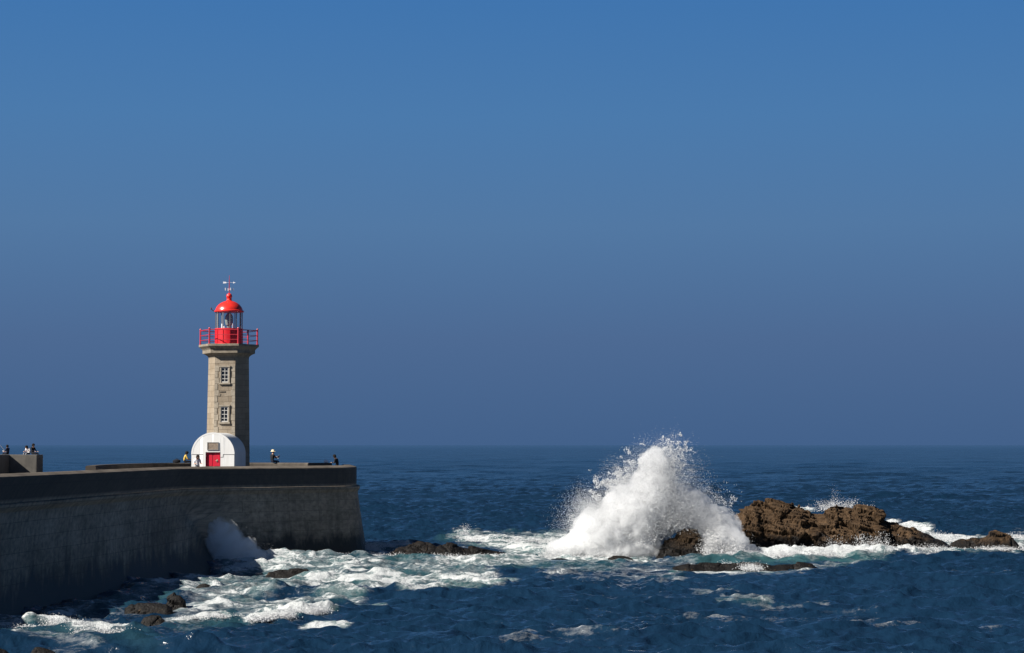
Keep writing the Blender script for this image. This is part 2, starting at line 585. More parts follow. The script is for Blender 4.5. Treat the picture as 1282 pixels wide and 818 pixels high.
M_wall = concrete_wall_mat()
M_cap = capping_mat()
M_deck = concrete_mat('deck_concrete', (0.085, 0.08, 0.072), (0.14, 0.13, 0.115))
M_low = concrete_mat('low_wall_concrete', (0.06, 0.052, 0.045), (0.11, 0.095, 0.08))
M_block = concrete_mat('grey_block_concrete', (0.09, 0.084, 0.076), (0.15, 0.138, 0.122))
M_ash = ashlar_mat()
M_trim = plain('pale_granite_trim', (0.3, 0.26, 0.205), 0.85, 0.25, 4.0, bump=0.4)
M_cornice = plain('weathered_granite_cornice', (0.2, 0.17, 0.132), 0.88, 0.35, 3.0, bump=0.4)
M_white = whitewash_mat()
M_whitepaint = plain('white_window_paint', (0.5, 0.48, 0.44), 0.5, 0.08)
M_pane = plain('dark_window_glass', (0.012, 0.014, 0.018), 0.08, 0.1)
M_red = red_paint()
M_reddome = red_paint('red_dome_paint', (0.72, 0.03, 0.02), 0.22)
M_reddoor = red_paint('red_door_paint', (0.55, 0.006, 0.03), 0.4)
M_rail = red_paint('red_rail_paint', (0.5, 0.012, 0.03), 0.4)
M_glass = thin_glass()
M_mull = plain('grey_glazing_bar', (0.22, 0.215, 0.21), 0.5, 0.1)
M_lens = plain('lantern_optic', (0.2, 0.23, 0.22), 0.2, 0.3)
M_pale = plain('pale_metal', (0.75, 0.75, 0.76), 0.4, 0.05)
M_dark = plain('dark_iron', (0.05, 0.045, 0.05), 0.5, 0.1)
M_plaque = plain('bronze_brown_plaque', (0.21, 0.16, 0.12), 0.6, 0.35, 7.0, bump=0.3)
M_brass = plain('brass_handle', (0.7, 0.55, 0.4), 0.35, 0.05, metal=0.6)
M_cable = plain('grey_cable', (0.22, 0.21, 0.2), 0.7, 0.1)
M_sea = sea_mat()
M_spray = spray_mat()
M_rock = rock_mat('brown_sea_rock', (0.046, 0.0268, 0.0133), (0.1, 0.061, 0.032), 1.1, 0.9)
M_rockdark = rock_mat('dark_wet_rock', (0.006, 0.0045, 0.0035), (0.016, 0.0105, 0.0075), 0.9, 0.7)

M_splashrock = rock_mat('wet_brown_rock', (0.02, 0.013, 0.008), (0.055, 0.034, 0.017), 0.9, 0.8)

# ------------------------------------------------------------------ sea
rng = np.random.default_rng(11)
# foam strokes measured on the photograph, laid on the water plane: x0,y0,x1,y1, half height (px), strength
STROKES = [
    (440, 690, 500, 686, 5, 0.95), (575, 674, 720, 676, 5, 0.75), (600, 680, 735, 688, 9, 0.95), (640, 694, 760, 696, 5, 0.9),
    (455, 697, 640, 699, 6, 0.8), (560, 706, 660, 704, 6, 0.75), (640, 704, 780, 706, 5, 0.6),
    (335, 691, 460, 698, 7, 0.85), (335, 703, 470, 706, 6, 0.6),
    (250, 735, 350, 704, 12, 0.78), (300, 740, 420, 716, 14, 0.7), (215, 774, 330, 769, 3.5, 0.82), (225, 762, 330, 757, 4.5, 0.74),
    (330, 758, 440, 748, 7, 0.74), (260, 752, 330, 741, 8, 0.7), (230, 742, 300, 733, 3, 0.8),
    (400, 728, 600, 724, 9, 0.86), (510, 741, 620, 733, 5, 0.85), (560, 727, 640, 727, 5, 0.7), (380, 712, 600, 714, 6, 0.6), (445, 757, 475, 757, 2.5, 0.75),
    (316, 774, 360, 769, 4, 1.05), (360, 769, 406, 764, 5.5, 1.3), (385, 786, 430, 784, 2.2, 1.0),
    (0, 789, 45, 785, 4, 0.95), (60, 783, 100, 790, 6, 1.15), (100, 793, 158, 793, 3.5, 1.1), (10, 780, 130, 778, 5, 0.5), (0, 800, 110, 806, 6, 0.42), (100, 768, 190, 763, 4, 0.5),
    (180, 790, 250, 785, 6, 0.35), (60, 815, 120, 812, 3, 0.45),
    (690, 697, 800, 699, 5, 1.1), (760, 705, 860, 706, 5, 0.62), (860, 696, 940, 697, 4.5, 1.3), (930, 697, 1110, 694, 4.5, 1.35), (1090, 690, 1190, 691, 4, 1.1),
    (1020, 700, 1090, 693, 4, 0.7), (1115, 660, 1150, 668, 5, 1.1), (1140, 668, 1200, 682, 6, 1.2), (1180, 690, 1282, 684, 5, 0.95), (1190, 677, 1282, 673, 4, 0.8), (1150, 696, 1282, 692, 4, 0.55),
    (845, 716, 960, 716, 3, 0.85), (960, 720, 1080, 704, 3, 0.6), (905, 724, 1000, 721, 2.5, 0.45), (790, 726, 850, 725, 4, 0.5), (880, 746, 930, 744, 4, 0.5), (905, 754, 960, 757, 3, 0.6), (940, 760, 1030, 757, 2.5, 0.5), (880, 772, 1080, 772, 8, 0.36),
    (1200, 722, 1260, 722, 3, 0.4), (690, 716, 900, 712, 6, 0.45), (1060, 784, 1282, 788, 4, 0.33), (640, 800, 760, 798, 5, 0.33), (1000, 640, 1010, 640, 3, 0.8),
    (720, 726, 840, 727, 5, 0.35), (0, 778, 120, 757, 4, 0.78), (110, 757, 240, 732, 5, 0.78), (235, 732, 300, 714, 7, 0.88), (262, 722, 330, 703, 8, 0.95),
]
# white crests that stand up as little ridges: x0,y0,x1,y1, half depth (m), height (m)
RIDGES = [
    (316, 775, 360, 770, 0.9, 0.25), (355, 770, 405, 766, 0.9, 0.5), (60, 784, 105, 792, 1.0, 0.35), (105, 794, 158, 794, 0.9, 0.22), (0, 791, 45, 787, 1.0, 0.25),
    (385, 787, 428, 785, 0.6, 0.22), (215, 775, 330, 770, 1.2, 0.15), (225, 764, 330, 759, 1.6, 0.12), (400, 732, 600, 729, 3.0, 0.35), (510, 743, 615, 737, 2.0, 0.3),
    (335, 700, 450, 703, 5.0, 0.45), (868, 702, 1092, 698, 3.0, 0.7), (1090, 697, 1200, 697, 3.0, 0.4), (560, 676, 720, 678, 5.0, 0.6), (1120, 672, 1200, 684, 6.0, 0.5), (575, 684, 720, 688, 4, 0.4),
    (440, 692, 500, 690, 5, 0.35), (700, 735, 1000, 732, 5.0, 0.35), (380, 752, 700, 750, 3.0, 0.25), (1000, 712, 1282, 706, 5, 0.35), (200, 748, 420, 728, 2.5, 0.25),
]
WAVES = []
for k in range(90):
    lam = 0.8 * (26 / 0.8) ** (rng.random() ** 1.25)
    ang = rng.normal(R(-97), R(34) if lam < 6 else R(16))
    amp = 0.0125 * lam ** 0.8 * (0.6 + 0.8 * rng.random()) * (1.5 if lam < 2.6 else (1.1 if lam < 5 else 0.6))
    WAVES.append((lam, ang, amp, rng.random() * 2 * math.pi))
CALM = []
for px_, py_, wpx, dep_ in [(930, 712, 100, 5), (558, 693, 80, 5), (703, 703, 20, 3), (776, 699, 20, 3), (361, 720, 34, 4), (186, 761, 32, 3), (221, 757, 16, 3), (193, 779, 20, 2.5), (257, 737, 14, 3), (290, 735, 14, 2.5), (57, 818, 24, 3)]:
    q_ = on_z(px_, py_)
    CALM.append((q_.x, q_.y - 0.3 * dep_, wpx / F * q_.y, dep_))
def seg_d(X, Y, p, q):
    ax, ay = p.x, p.y
    bx, by = q.x - p.x, q.y - p.y
    t = np.clip(((X - ax) * bx + (Y - ay) * by) / (bx * bx + by * by + 1e-9), 0, 1)
    return X - (ax + bx * t), Y - (ay + by * t), t
def sea_height(X, Y, dY):
    Z = np.zeros_like(X)
    DX = np.zeros_like(X)
    DY = np.zeros_like(X)
    gust = 0.75 + 0.5 * fbm(X / 22.0, Y / 22.0, np.zeros_like(X), 3, 5)
    for lam, ang, amp, ph in WAVES:
        k = 2 * math.pi / lam
        cx, cy = math.cos(ang), math.sin(ang)
        fade = np.clip((lam / np.maximum(dY, 1e-3) - 1.4) / 1.2, 0, 1)
        th = k * (X * cx + Y * cy) + ph
        a = amp * fade * (gust if lam < 8 else 1.0)
        Z += a * np.cos(th)
        q = 0.6
        DX -= q * a * cx * np.sin(th)
        DY -= q * a * cy * np.sin(th)
    # short steep wind chop: crossed ridges, one to two metres apart
    w1 = 0.8 * vnoise(X / 3.0, Y / 3.0, np.zeros_like(X), 41)
    wd = smooth(1600, 300, Y)
    c1 = 1 - np.abs(2 * vnoise(X / 1.5 + w1, Y / 1.25, np.zeros_like(X) + 0.3, 42))
    c2 = 1 - np.abs(2 * vnoise(X / 0.62, Y / 0.7 + w1, np.zeros_like(X) + 0.7, 43))
    c3 = vnoise(X / 0.34, Y / 0.45, np.zeros_like(X) + 0.1, 44)
    Z += wd * gust * (0.135 * (c1 - 0.6) + 0.065 * (c2 - 0.6) * np.clip(1.2 - dY, 0, 1) + 0.02 * c3 * np.clip(0.6 - dY, 0, 1))
    for x0, y0, x1, y1, w, h in RIDGES:
        p, q = on_z(x0, y0), on_z(x1, y1)
        L = (q - p).length
        ddx, ddy, t = seg_d(X, Y, p, q)
        wob = 0.6 * w * vnoise(X / 2.5, Y / 6.0, np.zeros_like(X), 31)
        ddy2 = ddy + wob
        asym = np.where(ddy2 < 0, w * 0.55, w * 1.6)       # steep on the side that faces the beach
        g = np.exp(-(ddy2 / asym) ** 2) * np.exp(-(ddx / (0.6 + 0.08 * L)) ** 2)
        var = 0.75 + 0.6 * vnoise(X / 1.3, Y / 1.3, np.zeros_like(X), 77)
        Z += 0.65 * h * g * var
    for cx_, cy_, rx_, ry_ in CALM:
        g = np.exp(-((X - cx_) / rx_) ** 2 - ((Y - cy_) / ry_) ** 2)
        Z = Z * (1 - 0.8 * g) - 0.1 * g
    return X + DX, Y + DY, Z
def foam_at(X, Y):
    px, py = project(X, Y, 0.0 * X)
    fo = np.zeros_like(X)
    for x0, y0, x1, y1, ry, s in STROKES:
        bx, by = x1 - x0, y1 - y0
        t = np.clip(((px - x0) * bx + (py - y0) * by) / (bx * bx + by * by), 0, 1)
        dx = (px - (x0 + bx * t)) / (ry * 3.0 + 4)
        dy = (py - (y0 + by * t)) / (ry * 1.15)
        d = np.sqrt(dx * dx + dy * dy)
        fo = np.maximum(fo, s * (1 - smooth(0.35, 1.45, d)))
    return fo
rows = [38.0]
while rows[-1] < 26000:
    y = rows[-1]
    if y < 66: d = 0.5
    elif y < 165: d = 0.2
    else: d = 0.2 * (y / 165.0) ** 2
    rows.append(y + min(d, 900.0))
rows = np.array(rows)
tt = np.concatenate([np.linspace(-0.9, -0.31, 60)[:-1], np.linspace(-0.31, 0.31, 760), np.linspace(0.31, 0.9, 60)[1:]])
Yg, Tg = np.meshgrid(rows, tt, indexing='ij')
dYg = np.gradient(rows)[:, None] * np.ones_like(Tg)
Xg = Tg * Yg
foam = np.zeros_like(Xg)
aer = np.zeros_like(Xg)
near = rows < 420
foam[near] = foam_at(Xg[near], Yg[near])
Xd, Yd, Zd = sea_height(Xg, Yg, dYg)
foam = np.where(foam > 0.08, foam + np.clip(Zd * 0.4, -0.18, 0.18), foam)
lump = near[:, None] & (foam > 0.3)
Zd[lump] += (smooth(0.5, 1.1, foam[lump]) * 0.08 * np.maximum(0, 0.25 + fbm(Xg[lump] / 0.8, Yg[lump] / 0.8, 0 * Xg[lump], 4, 9, 0.6)))
brk = near[:, None] & (foam > 0.95)
Zd[brk] += 0.2 * smooth(0.95, 1.15, foam[brk]) * fbm(Xg[brk] / 0.45, Yg[brk] / 0.9, 0 * Xg[brk], 4, 19, 0.65)
aer[near] = 0.9 * smooth(0.4, 1.0, foam[near])
for x0, y0, x1, y1, ry, s in [(880, 700, 1090, 700, 6, 0.8), (330, 712, 560, 716, 14, 0.55), (460, 704, 760, 706, 8, 0.6), (20, 795, 180, 805, 9, 0.35), (240, 780, 330, 764, 12, 0.4), (560, 676, 700, 674, 5, 0.4), (0, 784, 260, 726, 9, 0.75), (250, 728, 330, 700, 9, 0.6)]:
    px, py = project(Xg[near], Yg[near], 0 * Xg[near])
    bx, by = x1 - x0, y1 - y0
    t = np.clip(((px - x0) * bx + (py - y0) * by) / (bx * bx + by * by), 0, 1)
    d = np.hypot((px - (x0 + bx * t)) / (ry * 3), (py - (y0 + by * t)) / ry)
    aer[near] = np.maximum(aer[near], s * (1 - smooth(0.3, 1.6, d)))
nr, nc = Xg.shape
me = np_mesh('sea', np.stack([Xd, Yd, Zd], -1).reshape(-1, 3), grid_faces(nr, nc)[:, ::1], 4)
chop = 0.17 + 0.09 * smooth(90, 700, Yg) - 0.06 * smooth(900, 9000, Yg)          # waves too small for the mesh become surface roughness
for nm, arr in (('foam', foam), ('aerated', aer), ('chop', chop)):
    a = me.attributes.new(nm, 'FLOAT', 'POINT')
    a.data.foreach_set('value', arr.astype(np.float32).ravel())
sea = link_mesh('sea', me, M_sea, None, True)
tag(sea, kind='structure')

# ------------------------------------------------------------------ breakwater
DH = 1.56
Z_RIM = CAM_H - DH                       # 6.54
Z_DECK = 5.55
TOP = [(-33, 40, 2.4), (-30.2, 70, 2.5), (-28.6, 85, 2.6), (-27.5, 95.7, 2.9), (-26.6, 104, 3.2), (-25.3, 116, 4.0), (-24.4, 126, 4.2), (-23.8, 133, 3.9), (-23.2, 138.6, 3.0), (-22.2, 140.9, 2.1), (-20.5, 142.4, 1.4),
       (-18.3, 144.2, 0.75), (-15.8, 146.2, 0.6), (-13.5, 148.0, 0.6), (-12.55, 148.9, 0.7), (-12.0, 149.9, 0.8), (-11.85, 151.4, 0.7), (-12.0, 154, 0.7), (-12.6, 158, 0.7), (-15, 162, 0.7), (-20, 165, 0.7), (-27, 165.5, 0.7), (-35, 164, 0.7), (-43, 158, 0.7), (-48, 140, 0.7), (-50, 100, 0.7), (-52, 40, 0.7)]
def resample(pts, step):
    P = np.array(pts, float)
    n = len(P)
    out = []
    for i in range(n - 1):
        p0, p1, p2, p3 = P[max(i - 1, 0)], P[i], P[i + 1], P[min(i + 2, n - 1)]
        L = np.hypot(*(p2 - p1)[:2])
        m = max(1, int(L / step))
        c = 0.5
        m1, m2 = (p2 - p0) * c, (p3 - p1) * c
        if np.hypot(*m1[:2]) > 1.3 * L: m1 = m1 / np.hypot(*m1[:2]) * 1.3 * L
        if np.hypot(*m2[:2]) > 1.3 * L: m2 = m2 / np.hypot(*m2[:2]) * 1.3 * L
        for k in range(m):
            t = k / m
            h00, h10, h01, h11 = 2 * t**3 - 3 * t**2 + 1, t**3 - 2 * t**2 + t, -2 * t**3 + 3 * t**2, t**3 - t**2
            out.append(h00 * p1 + h10 * m1 + h01 * p2 + h11 * m2)
    out.append(P[-1])
    return np.array(out)
def normals_of(P):
    d = np.gradient(P[:, :2], axis=0)
    d /= np.linalg.norm(d, axis=1)[:, None]
    return np.stack([d[:, 1], -d[:, 0]], -1)      # to the right of travel = outward
def profile_mesh(name, path, prof, mat, parent, seed=0, rough_amp=0.0):
    """sweep rows of (outward offset, z[, fraction of the batter]) along a path; UV = metres along, metres up"""
    N = normals_of(path)
    s = np.concatenate([[0], np.cumsum(np.hypot(*np.diff(path[:, :2], axis=0).T))])
    rowsv = []
    for r in prof:
        off, z = r[0], r[1]
        fr = r[2] if len(r) > 2 else 0.0
        o = off + fr * path[:, 2]
        xy = path[:, :2] + N * o[:, None]
        zz = np.full(len(path), z)
        if rough_amp:
            dn = rough_amp * fbm(s / 1.5, zz / 0.8, 0 * s, 4, seed)
            xy = xy + N * dn[:, None]
            zz = zz + rough_amp * 0.6 * fbm(s / 0.9, zz / 0.5 + 9, 0 * s, 4, seed + 3)
        rowsv.append(np.column_stack([xy, zz]))
    V = np.array(rowsv)
    nr_, nc_ = V.shape[:2]
    me = np_mesh(name, V.reshape(-1, 3), grid_faces(nr_, nc_)[:, ::-1], 4)
    uvl = me.uv_layers.new(name='UVMap')
    idx = np.empty(len(me.loops), np.int32)
    me.loops.foreach_get('vertex_index', idx)
    drop = np.concatenate([[0], np.cumsum(np.linalg.norm(np.diff(V[:, nc_ // 3], axis=0), axis=1))])
    uv = np.column_stack([s[idx % nc_] + 0.8 * np.clip(path[idx % nc_, 2] - 1, 0, 4) * drop[idx // nc_], 8.0 - drop[idx // nc_]]).astype(np.float32)
    uvl.data.foreach_set('uv', uv.ravel())
    return link_mesh(name, me, mat, parent, False)
path = resample(TOP, 0.45)
mole = empty('breakwater', (-30, 120, 0), 'long dark weathered concrete breakwater with battered wall curving out under the lighthouse', 'breakwater')
MI = mole.matrix_world.copy()
bpy.context.view_layer.update()
def under(o, parent):
    """parent an object built in world space, keeping it where it is"""
    bpy.context.view_layer.update()
    o.parent = parent
    o.matrix_parent_inverse = parent.matrix_world.inverted()
    return o
low_prof = [(0.0, 5.02), (0.24, 4.97), (0.26, 4.8), (0.1, 4.55)] + [(0.1, z, ((4.55 - z) / 4.55) ** 1.15) for z in np.linspace(4.3, 0.0, 22)] + [(0.1, -2.5, 1.35)]
o = profile_mesh('battered_wall', path, low_prof, M_wall, None, 3, 0.012)
under(o, mole)
n_front = int(np.argmax((path[:, 1] > 157.5)))
front_path = path[:n_front]
o = profile_mesh('parapet', front_path, [(0.0, z) for z in (6.36, 6.0, 5.7, 5.4, 5.15, 5.03)], M_wall, None, 8, 0.01)
under(o, mole)
o = profile_mesh('capping', front_path, [(-1.0, 5.5), (-1.0, 6.5), (-0.95, 6.55), (-0.5, 6.55), (-0.04, 6.42), (0.0, 6.365)], M_cap, None, 12, 0.03)
under(o, mole)
bm = bmesh.new()
inner = path[::3, :2] - normals_of(path)[::3] * 0.9
bm.faces.new([bm.verts.new((x, y, Z_DECK)) for x, y in inner])
bmesh.ops.triangulate(bm, faces=bm.faces)
me = bpy.data.meshes.new('deck')
bm.to_mesh(me); bm.free()
o = link_mesh('deck', me, M_deck)
under(o, mole)

# low far parapet along the back of the mole head
LOWP = [(-28.5, 135, 0), (-29.1, 141, 0), (-28.9, 149, 0), (-27.4, 155.5, 0), (-24, 158.3, 0), (-18.5, 158.6, 0), (-14.3, 156.3, 0)]
lp = resample(LOWP, 0.5)
mb = MB()
nn = normals_of(lp)
Lr = [[(p[0] + n[0] * a, p[1] + n[1] * a, z) for a, z in ((0.35, Z_DECK), (0.35, 6.6), (0.28, 6.68), (-0.28, 6.68), (-0.35, 6.6), (-0.35, Z_DECK))] for p, n in zip(lp, nn)]
mb.rings(Lr, True)
o = mb.build('low_wall', M_low, None)
tag(o, 'low brown concrete wall curving along the deck behind the lighthouse, people sitting on it', 'wall')

# raised concrete block at the left edge of the picture
mb = MB()
zt = at(0, 569.5, 150).z
mb.box(-37.8, -35.72, 150.0, 152.0, Z_DECK, zt)
mb.box(-44.0, -37.8, 147.2, 152.0, Z_DECK, zt + 0.01)
o = mb.build('concrete_platform', M_block, None, bevel=0.04)
tag(o, 'grey raised concrete platform with people on top, at the left edge of the picture', 'platform')

# ------------------------------------------------------------------ lighthouse
TX, TY = -21.7, 152.4
AZ0 = R(-3.4)
def zpx(py):
    return at(286, py, TY).z
SCL = F / TY                                # px per metre at the tower
def hexring(Rr, z):
    return [(Rr * math.sin(AZ0 + R(30 + 60 * j)), -Rr * math.cos(AZ0 + R(30 + 60 * j)), z) for j in range(6)]
def Rh(halfpx):
    return halfpx / SCL / 0.979
lh = empty('lighthouse', (TX, TY, Z_DECK), 'hexagonal granite lighthouse tower with a red lantern on the breakwater head', 'lighthouse')
def loc(z):
    return z - Z_DECK
Rb, Rt = Rh(27.2), Rh(25.0)
z_neck = zpx(449)
# tower shaft with UVs per face
rings_z = np.linspace(Z_DECK, z_neck, 24)
V, UV, Fc = [], [], []
for j in range(6):
    for i, z in enumerate(rings_z):
        t = (z - Z_DECK) / (z_neck - Z_DECK)
        rr = Rb + (Rt - Rb) * t
        ring = hexring(rr, loc(z))
        a, b = Vector(ring[j]), Vector(ring[(j + 1) % 6])
        for k in range(5):
            p = a.lerp(b, k / 4)
            V.append(p)
            UV.append((k / 4 * rr + j * 3.37, z))
    base = j * 24 * 5
    for i in range(23):
        for k in range(4):
            q = base + i * 5 + k
            Fc.append((q, q + 1, q + 6, q + 5))
me = np_mesh('tower', np.array(V), Fc, 4)
uvl = me.uv_layers.new(name='UVMap')
idx = np.empty(len(me.loops), np.int32)
me.loops.foreach_get('vertex_index', idx)
uvl.data.foreach_set('uv', np.array(UV, np.float32)[idx].ravel())
link_mesh('tower', me, M_ash, lh)
# cornice and gallery slab
prof = [(25.0, 449), (25.3, 448), (26.2, 446.4), (28.4, 444.8), (31.0, 443.6), (32.6, 443.2), (32.6, 439.4), (33.0, 438.6), (34.2, 437.2), (36.4, 435.4), (37.3, 434.6), (37.3, 432.4), (37.0, 432.0)]
mb = MB()
mb.rings([hexring(Rh(h), loc(zpx(y))) for h, y in prof], True)
mb.build('cornice', M_cornice, lh)
z_g = loc(zpx(432.0))
# quoin strips of dressed stone on the two corners of the window face
a0 = AZ0
nv = Vector((math.sin(a0), -math.cos(a0), 0))
tv = Vector((math.cos(a0), math.sin(a0), 0))
def face_pt(x, z, out):
    t = (z - Z_DECK) / (z_neck - Z_DECK)
    ap = (Rb + (Rt - Rb) * t) * math.cos(R(30))
    p = nv * (ap + out) + tv * x
    return Vector((p.x, p.y, loc(z)))
def face_box(mb, x0, x1, z0, z1, o0, o1, mi=0):
    vs = [face_pt(x, z, o) for z in (z0, z1) for o in (o1, o0) for x in (x0, x1)]
    mb.add(vs, [(0, 2, 3, 1), (4, 5, 7, 6), (0, 1, 5, 4), (2, 6, 7, 3), (0, 4, 6, 2), (1, 3, 7, 5)], mi)
rr_ = random.Random(4)
for side in (-1, 1):
    mb = MB()
    z = Z_DECK + 0.2
    k = 0
    while z < z_neck - 0.75:
        t = (z - Z_DECK) / (z_neck - Z_DECK)
        hw = (Rb + (Rt - Rb) * t) / 2
        w = 0.34 if k % 2 else 0.24
        x0, x1 = (hw - w, hw - 0.012) if side > 0 else (-hw + 0.012, -hw + w)
        face_box(mb, x0, x1, z + 0.012, z + 0.45, -0.02, 0.022 + 0.008 * rr_.random())
        z += 0.465
        k += 1
    mb.build('quoin_stones', M_trim, lh)
def tower_window(ytop, ybot):
    zt_, zb_ = zpx(ytop), zpx(ybot)
    W, f = 0.385, 0.11
    mb = MB()
    face_box(mb, -W, -W + f, zb_, zt_, -0.03, 0.09)
    face_box(mb, W - f, W, zb_, zt_, -0.03, 0.09)
    face_box(mb, -W - 0.04, W + 0.04, zt_ + 0.002, zt_ + 0.12, -0.03, 0.12)
    face_box(mb, -W - 0.05, W + 0.05, zb_ - 0.12, zb_ - 0.002, -0.03, 0.13)
    w = mb.build('window', M_trim, lh)
    x0, x1 = -W + f + 0.004, W - f - 0.004
    z0, z1 = zb_ + 0.004, zt_ - 0.004
    mb = MB()
    face_box(mb, x0, x1, z0, z1, -0.02, 0.012)
    mb.build('pane', M_pane, w)
    mb = MB()
    b = 0.042
    face_box(mb, x0 + 0.002, x0 + b, z0 + 0.002, z1 - 0.002, 0.0, 0.05)
    face_box(mb, x1 - b, x1 - 0.002, z0 + 0.002, z1 - 0.002, 0.0, 0.05)
    face_box(mb, -0.018, 0.018, z0 + 0.004, z1 - 0.004, 0.0, 0.047)
    for k in range(5):
        zz = z0 + (z1 - z0) * k / 4
        hb = 0.021 if 0 < k < 4 else 0.09
        lo_, hi_ = max(zz - hb, z0 + 0.003), min(zz + hb, z1 - 0.003)
        face_box(mb, x0 + b + 0.001, -0.019, lo_, hi_, 0.0, 0.044)
        face_box(mb, 0.019, x1 - b - 0.001, lo_, hi_, 0.0, 0.044)
    mb.build('sash', M_whitepaint, w)
tower_window(460.8, 480.0)
tower_window(509.6, 529.0)
# small stone corbels / patched slots low on the window face
mb = MB()
face_box(mb, -0.42, 0.02, zpx(491.5), zpx(490.2), -0.02, 0.05)
face_box(mb, -0.5, -0.32, zpx(496.5), zpx(493.5), -0.02, 0.03)
mb.build('stone_patch', M_cornice, lh)
# gallery railing
Rg = Rh(35.3)
railing = None
zr0 = z_g
mb = MB()
cor = hexring(Rg, 0)
for hh, r_ in ((loc(zpx(414.4)), 0.032), (loc(zpx(420.7)), 0.022), (loc(zpx(426.8)), 0.022)):
    for j in range(6):
        a, b = Vector(cor[j]), Vector(cor[(j + 1) % 6])
        mb.tube([(a.x, a.y, hh), (b.x, b.y, hh)], r_, 6)
railing = mb.build('railing', M_rail, lh, True)
for j in range(6):
    c = Vector(cor[j])
    mb = MB()
    mb.tube([(c.x, c.y, zr0), (c.x, c.y, loc(zpx(413.2)))], 0.06, 8)
    mb.lathe([(0.0, 0.07), (0.06, 0.05), (0.08, 0.0), (0.06, -0.05), (0.0, -0.07)], 8, cap=False, M=Matrix.Translation((c.x, c.y, loc(zpx(412.8)))))
    mb.lathe([(0.1, 0), (0.1, 0.04), (0.06, 0.05)], 8, M=Matrix.Translation((c.x, c.y, zr0 - 0.002)))
    mb.build('post', M_rail, railing, True)
# lantern room
rl = 16.9 / SCL
mb = MB()
mb.lathe([(rl * 1.02, z_g), (rl * 1.02, z_g + 0.1), (rl, z_g + 0.11), (rl, loc(zpx(413.3))), (rl * 1.04, loc(zpx(413.2))), (rl * 1.04, loc(zpx(411.8)))], 48)
for k in range(12):
    a = AZ0 + R(15 + 30 * k)
    Mx = Matrix.Translation((rl * math.sin(a), -rl * math.cos(a), 0)) @ Matrix.Rotation(a, 4, 'Z')
    mb.box(-0.035, 0.035, -0.035, 0.02, z_g + 0.1, loc(zpx(413.4)), 0, Mx)
lb = mb.build('lantern_base', M_red, lh, True)
zg0, zg1 = loc(zpx(411.8)), loc(zpx(391.0))
lg = MB().lathe([(rl * 0.965, zg0), (rl * 0.965, zg1)], 48, cap=False).build('lantern_glass', M_glass, lh, True)
mb = MB()
for k in range(12):
    a = AZ0 + R(15 + 30 * k)
    Mx = Matrix.Translation((rl * 0.975 * math.sin(a), -rl * 0.975 * math.cos(a), 0)) @ Matrix.Rotation(a, 4, 'Z')
    mb.box(-0.022, 0.022, -0.03, 0.03, zg0, zg1, 0, Mx)
mb.build('glazing_bars', M_mull, lg)
mb = MB()
mb.lathe([(0.16, zg0 - 0.2), (0.16, zg0 + 0.25), (0.26, zg0 + 0.28), (0.3, zg0 + 0.45), (0.33, zg0 + 0.7), (0.3, zg0 + 0.95), (0.22, zg0 + 1.08), (0.1, zg0 + 1.22)], 20)
mb.build('optic', M_lens, lg, True)
for a_, h_ in ((-34, 0.34), (-20, 0.16), (30, 0.36)):
    a = R(a_)
    Mx = Matrix.Translation((0.8 * math.sin(a), -0.8 * math.cos(a), zg0)) @ Matrix.Rotation(a, 4, 'Z')
    mb = MB()
    mb.box(-0.045, 0.045, -0.03, 0.03, 0.0, h_, 0, Mx)
    mb.build('lamp_fitting', M_pale, lg)
# dome
def pr(lst):
    return [(h / SCL, loc(zpx(y))) for h, y in lst]
dome = MB().lathe(pr([(16.4, 391.4), (18.4, 391.0), (18.7, 390.2), (18.5, 389.4), (17.2, 388.6), (16.6, 386.6), (15.4, 384.4), (13.4, 382.0), (10.8, 379.9), (7.8, 378.3), (4.6, 377.2), (3.4, 376.5), (2.9, 375.2), (3.3, 374.6), (3.2, 374.0), (2.4, 373.7)]), 48).build('dome', M_reddome, lh, True)
zc = loc(zpx(371.0))
rb_ = 3.7 / SCL
MB().lathe([(max(0.004, rb_ * math.sin(math.pi * k / 14)), zc - rb_ * math.cos(math.pi * k / 14)) for k in range(15)], 24).build('finial_ball', M_reddome, dome, True)
mb = MB()
mb.tube([(0, 0, zc + rb_ * 0.9), (0, 0, loc(zpx(353))), (0, 0, loc(zpx(345)))], [0.035, 0.028, 0.012], 8)
vane = mb.build('weather_vane', M_rail, lh, True)
mb = MB()
za = loc(zpx(354.0))
mb.tube([(-0.28, 0, za), (0.38, 0, za)], 0.009, 6)
mb.add([(0.3, -0.012, za - 0.07), (0.48, -0.012, za), (0.3, -0.012, za + 0.07), (0.3, 0.012, za - 0.07), (0.48, 0.012, za), (0.3, 0.012, za + 0.07)], [(0, 1, 2), (5, 4, 3), (0, 3, 4, 1), (1, 4, 5, 2), (2, 5, 3, 0)])
mb.add([(x, y, z) for y in (-0.012, 0.012) for x, z in ((-0.5, za + 0.07), (-0.25, za + 0.05), (-0.21, za), (-0.25, za - 0.05), (-0.5, za - 0.07), (-0.45, za))],
       [(0, 1, 2, 3, 4, 5), (11, 10, 9, 8, 7, 6)] + [(i, (i + 1) % 6, 6 + (i + 1) % 6, 6 + i) for i in range(6)])
mb.build('arrow', M_pale, vane)
mb = MB()
zb2 = loc(zpx(362.4))
for ang_ in (25, 115, 205, 295):
    dx_, dy_ = math.cos(R(ang_)), math.sin(R(ang_))
    mb.tube([(0, 0, zb2), (0.24 * dx_, 0.24 * dy_, zb2)], 0.013, 6)
    Mx = Matrix.Translation((0.31 * dx_, 0.31 * dy_, zb2)) @ Matrix.Rotation(R(10), 4, 'Z')
    mb.box(-0.035, 0.035, -0.012, 0.012, -0.1, 0.1, 0, Mx)
mb.build('compass_arms', M_pale, vane)
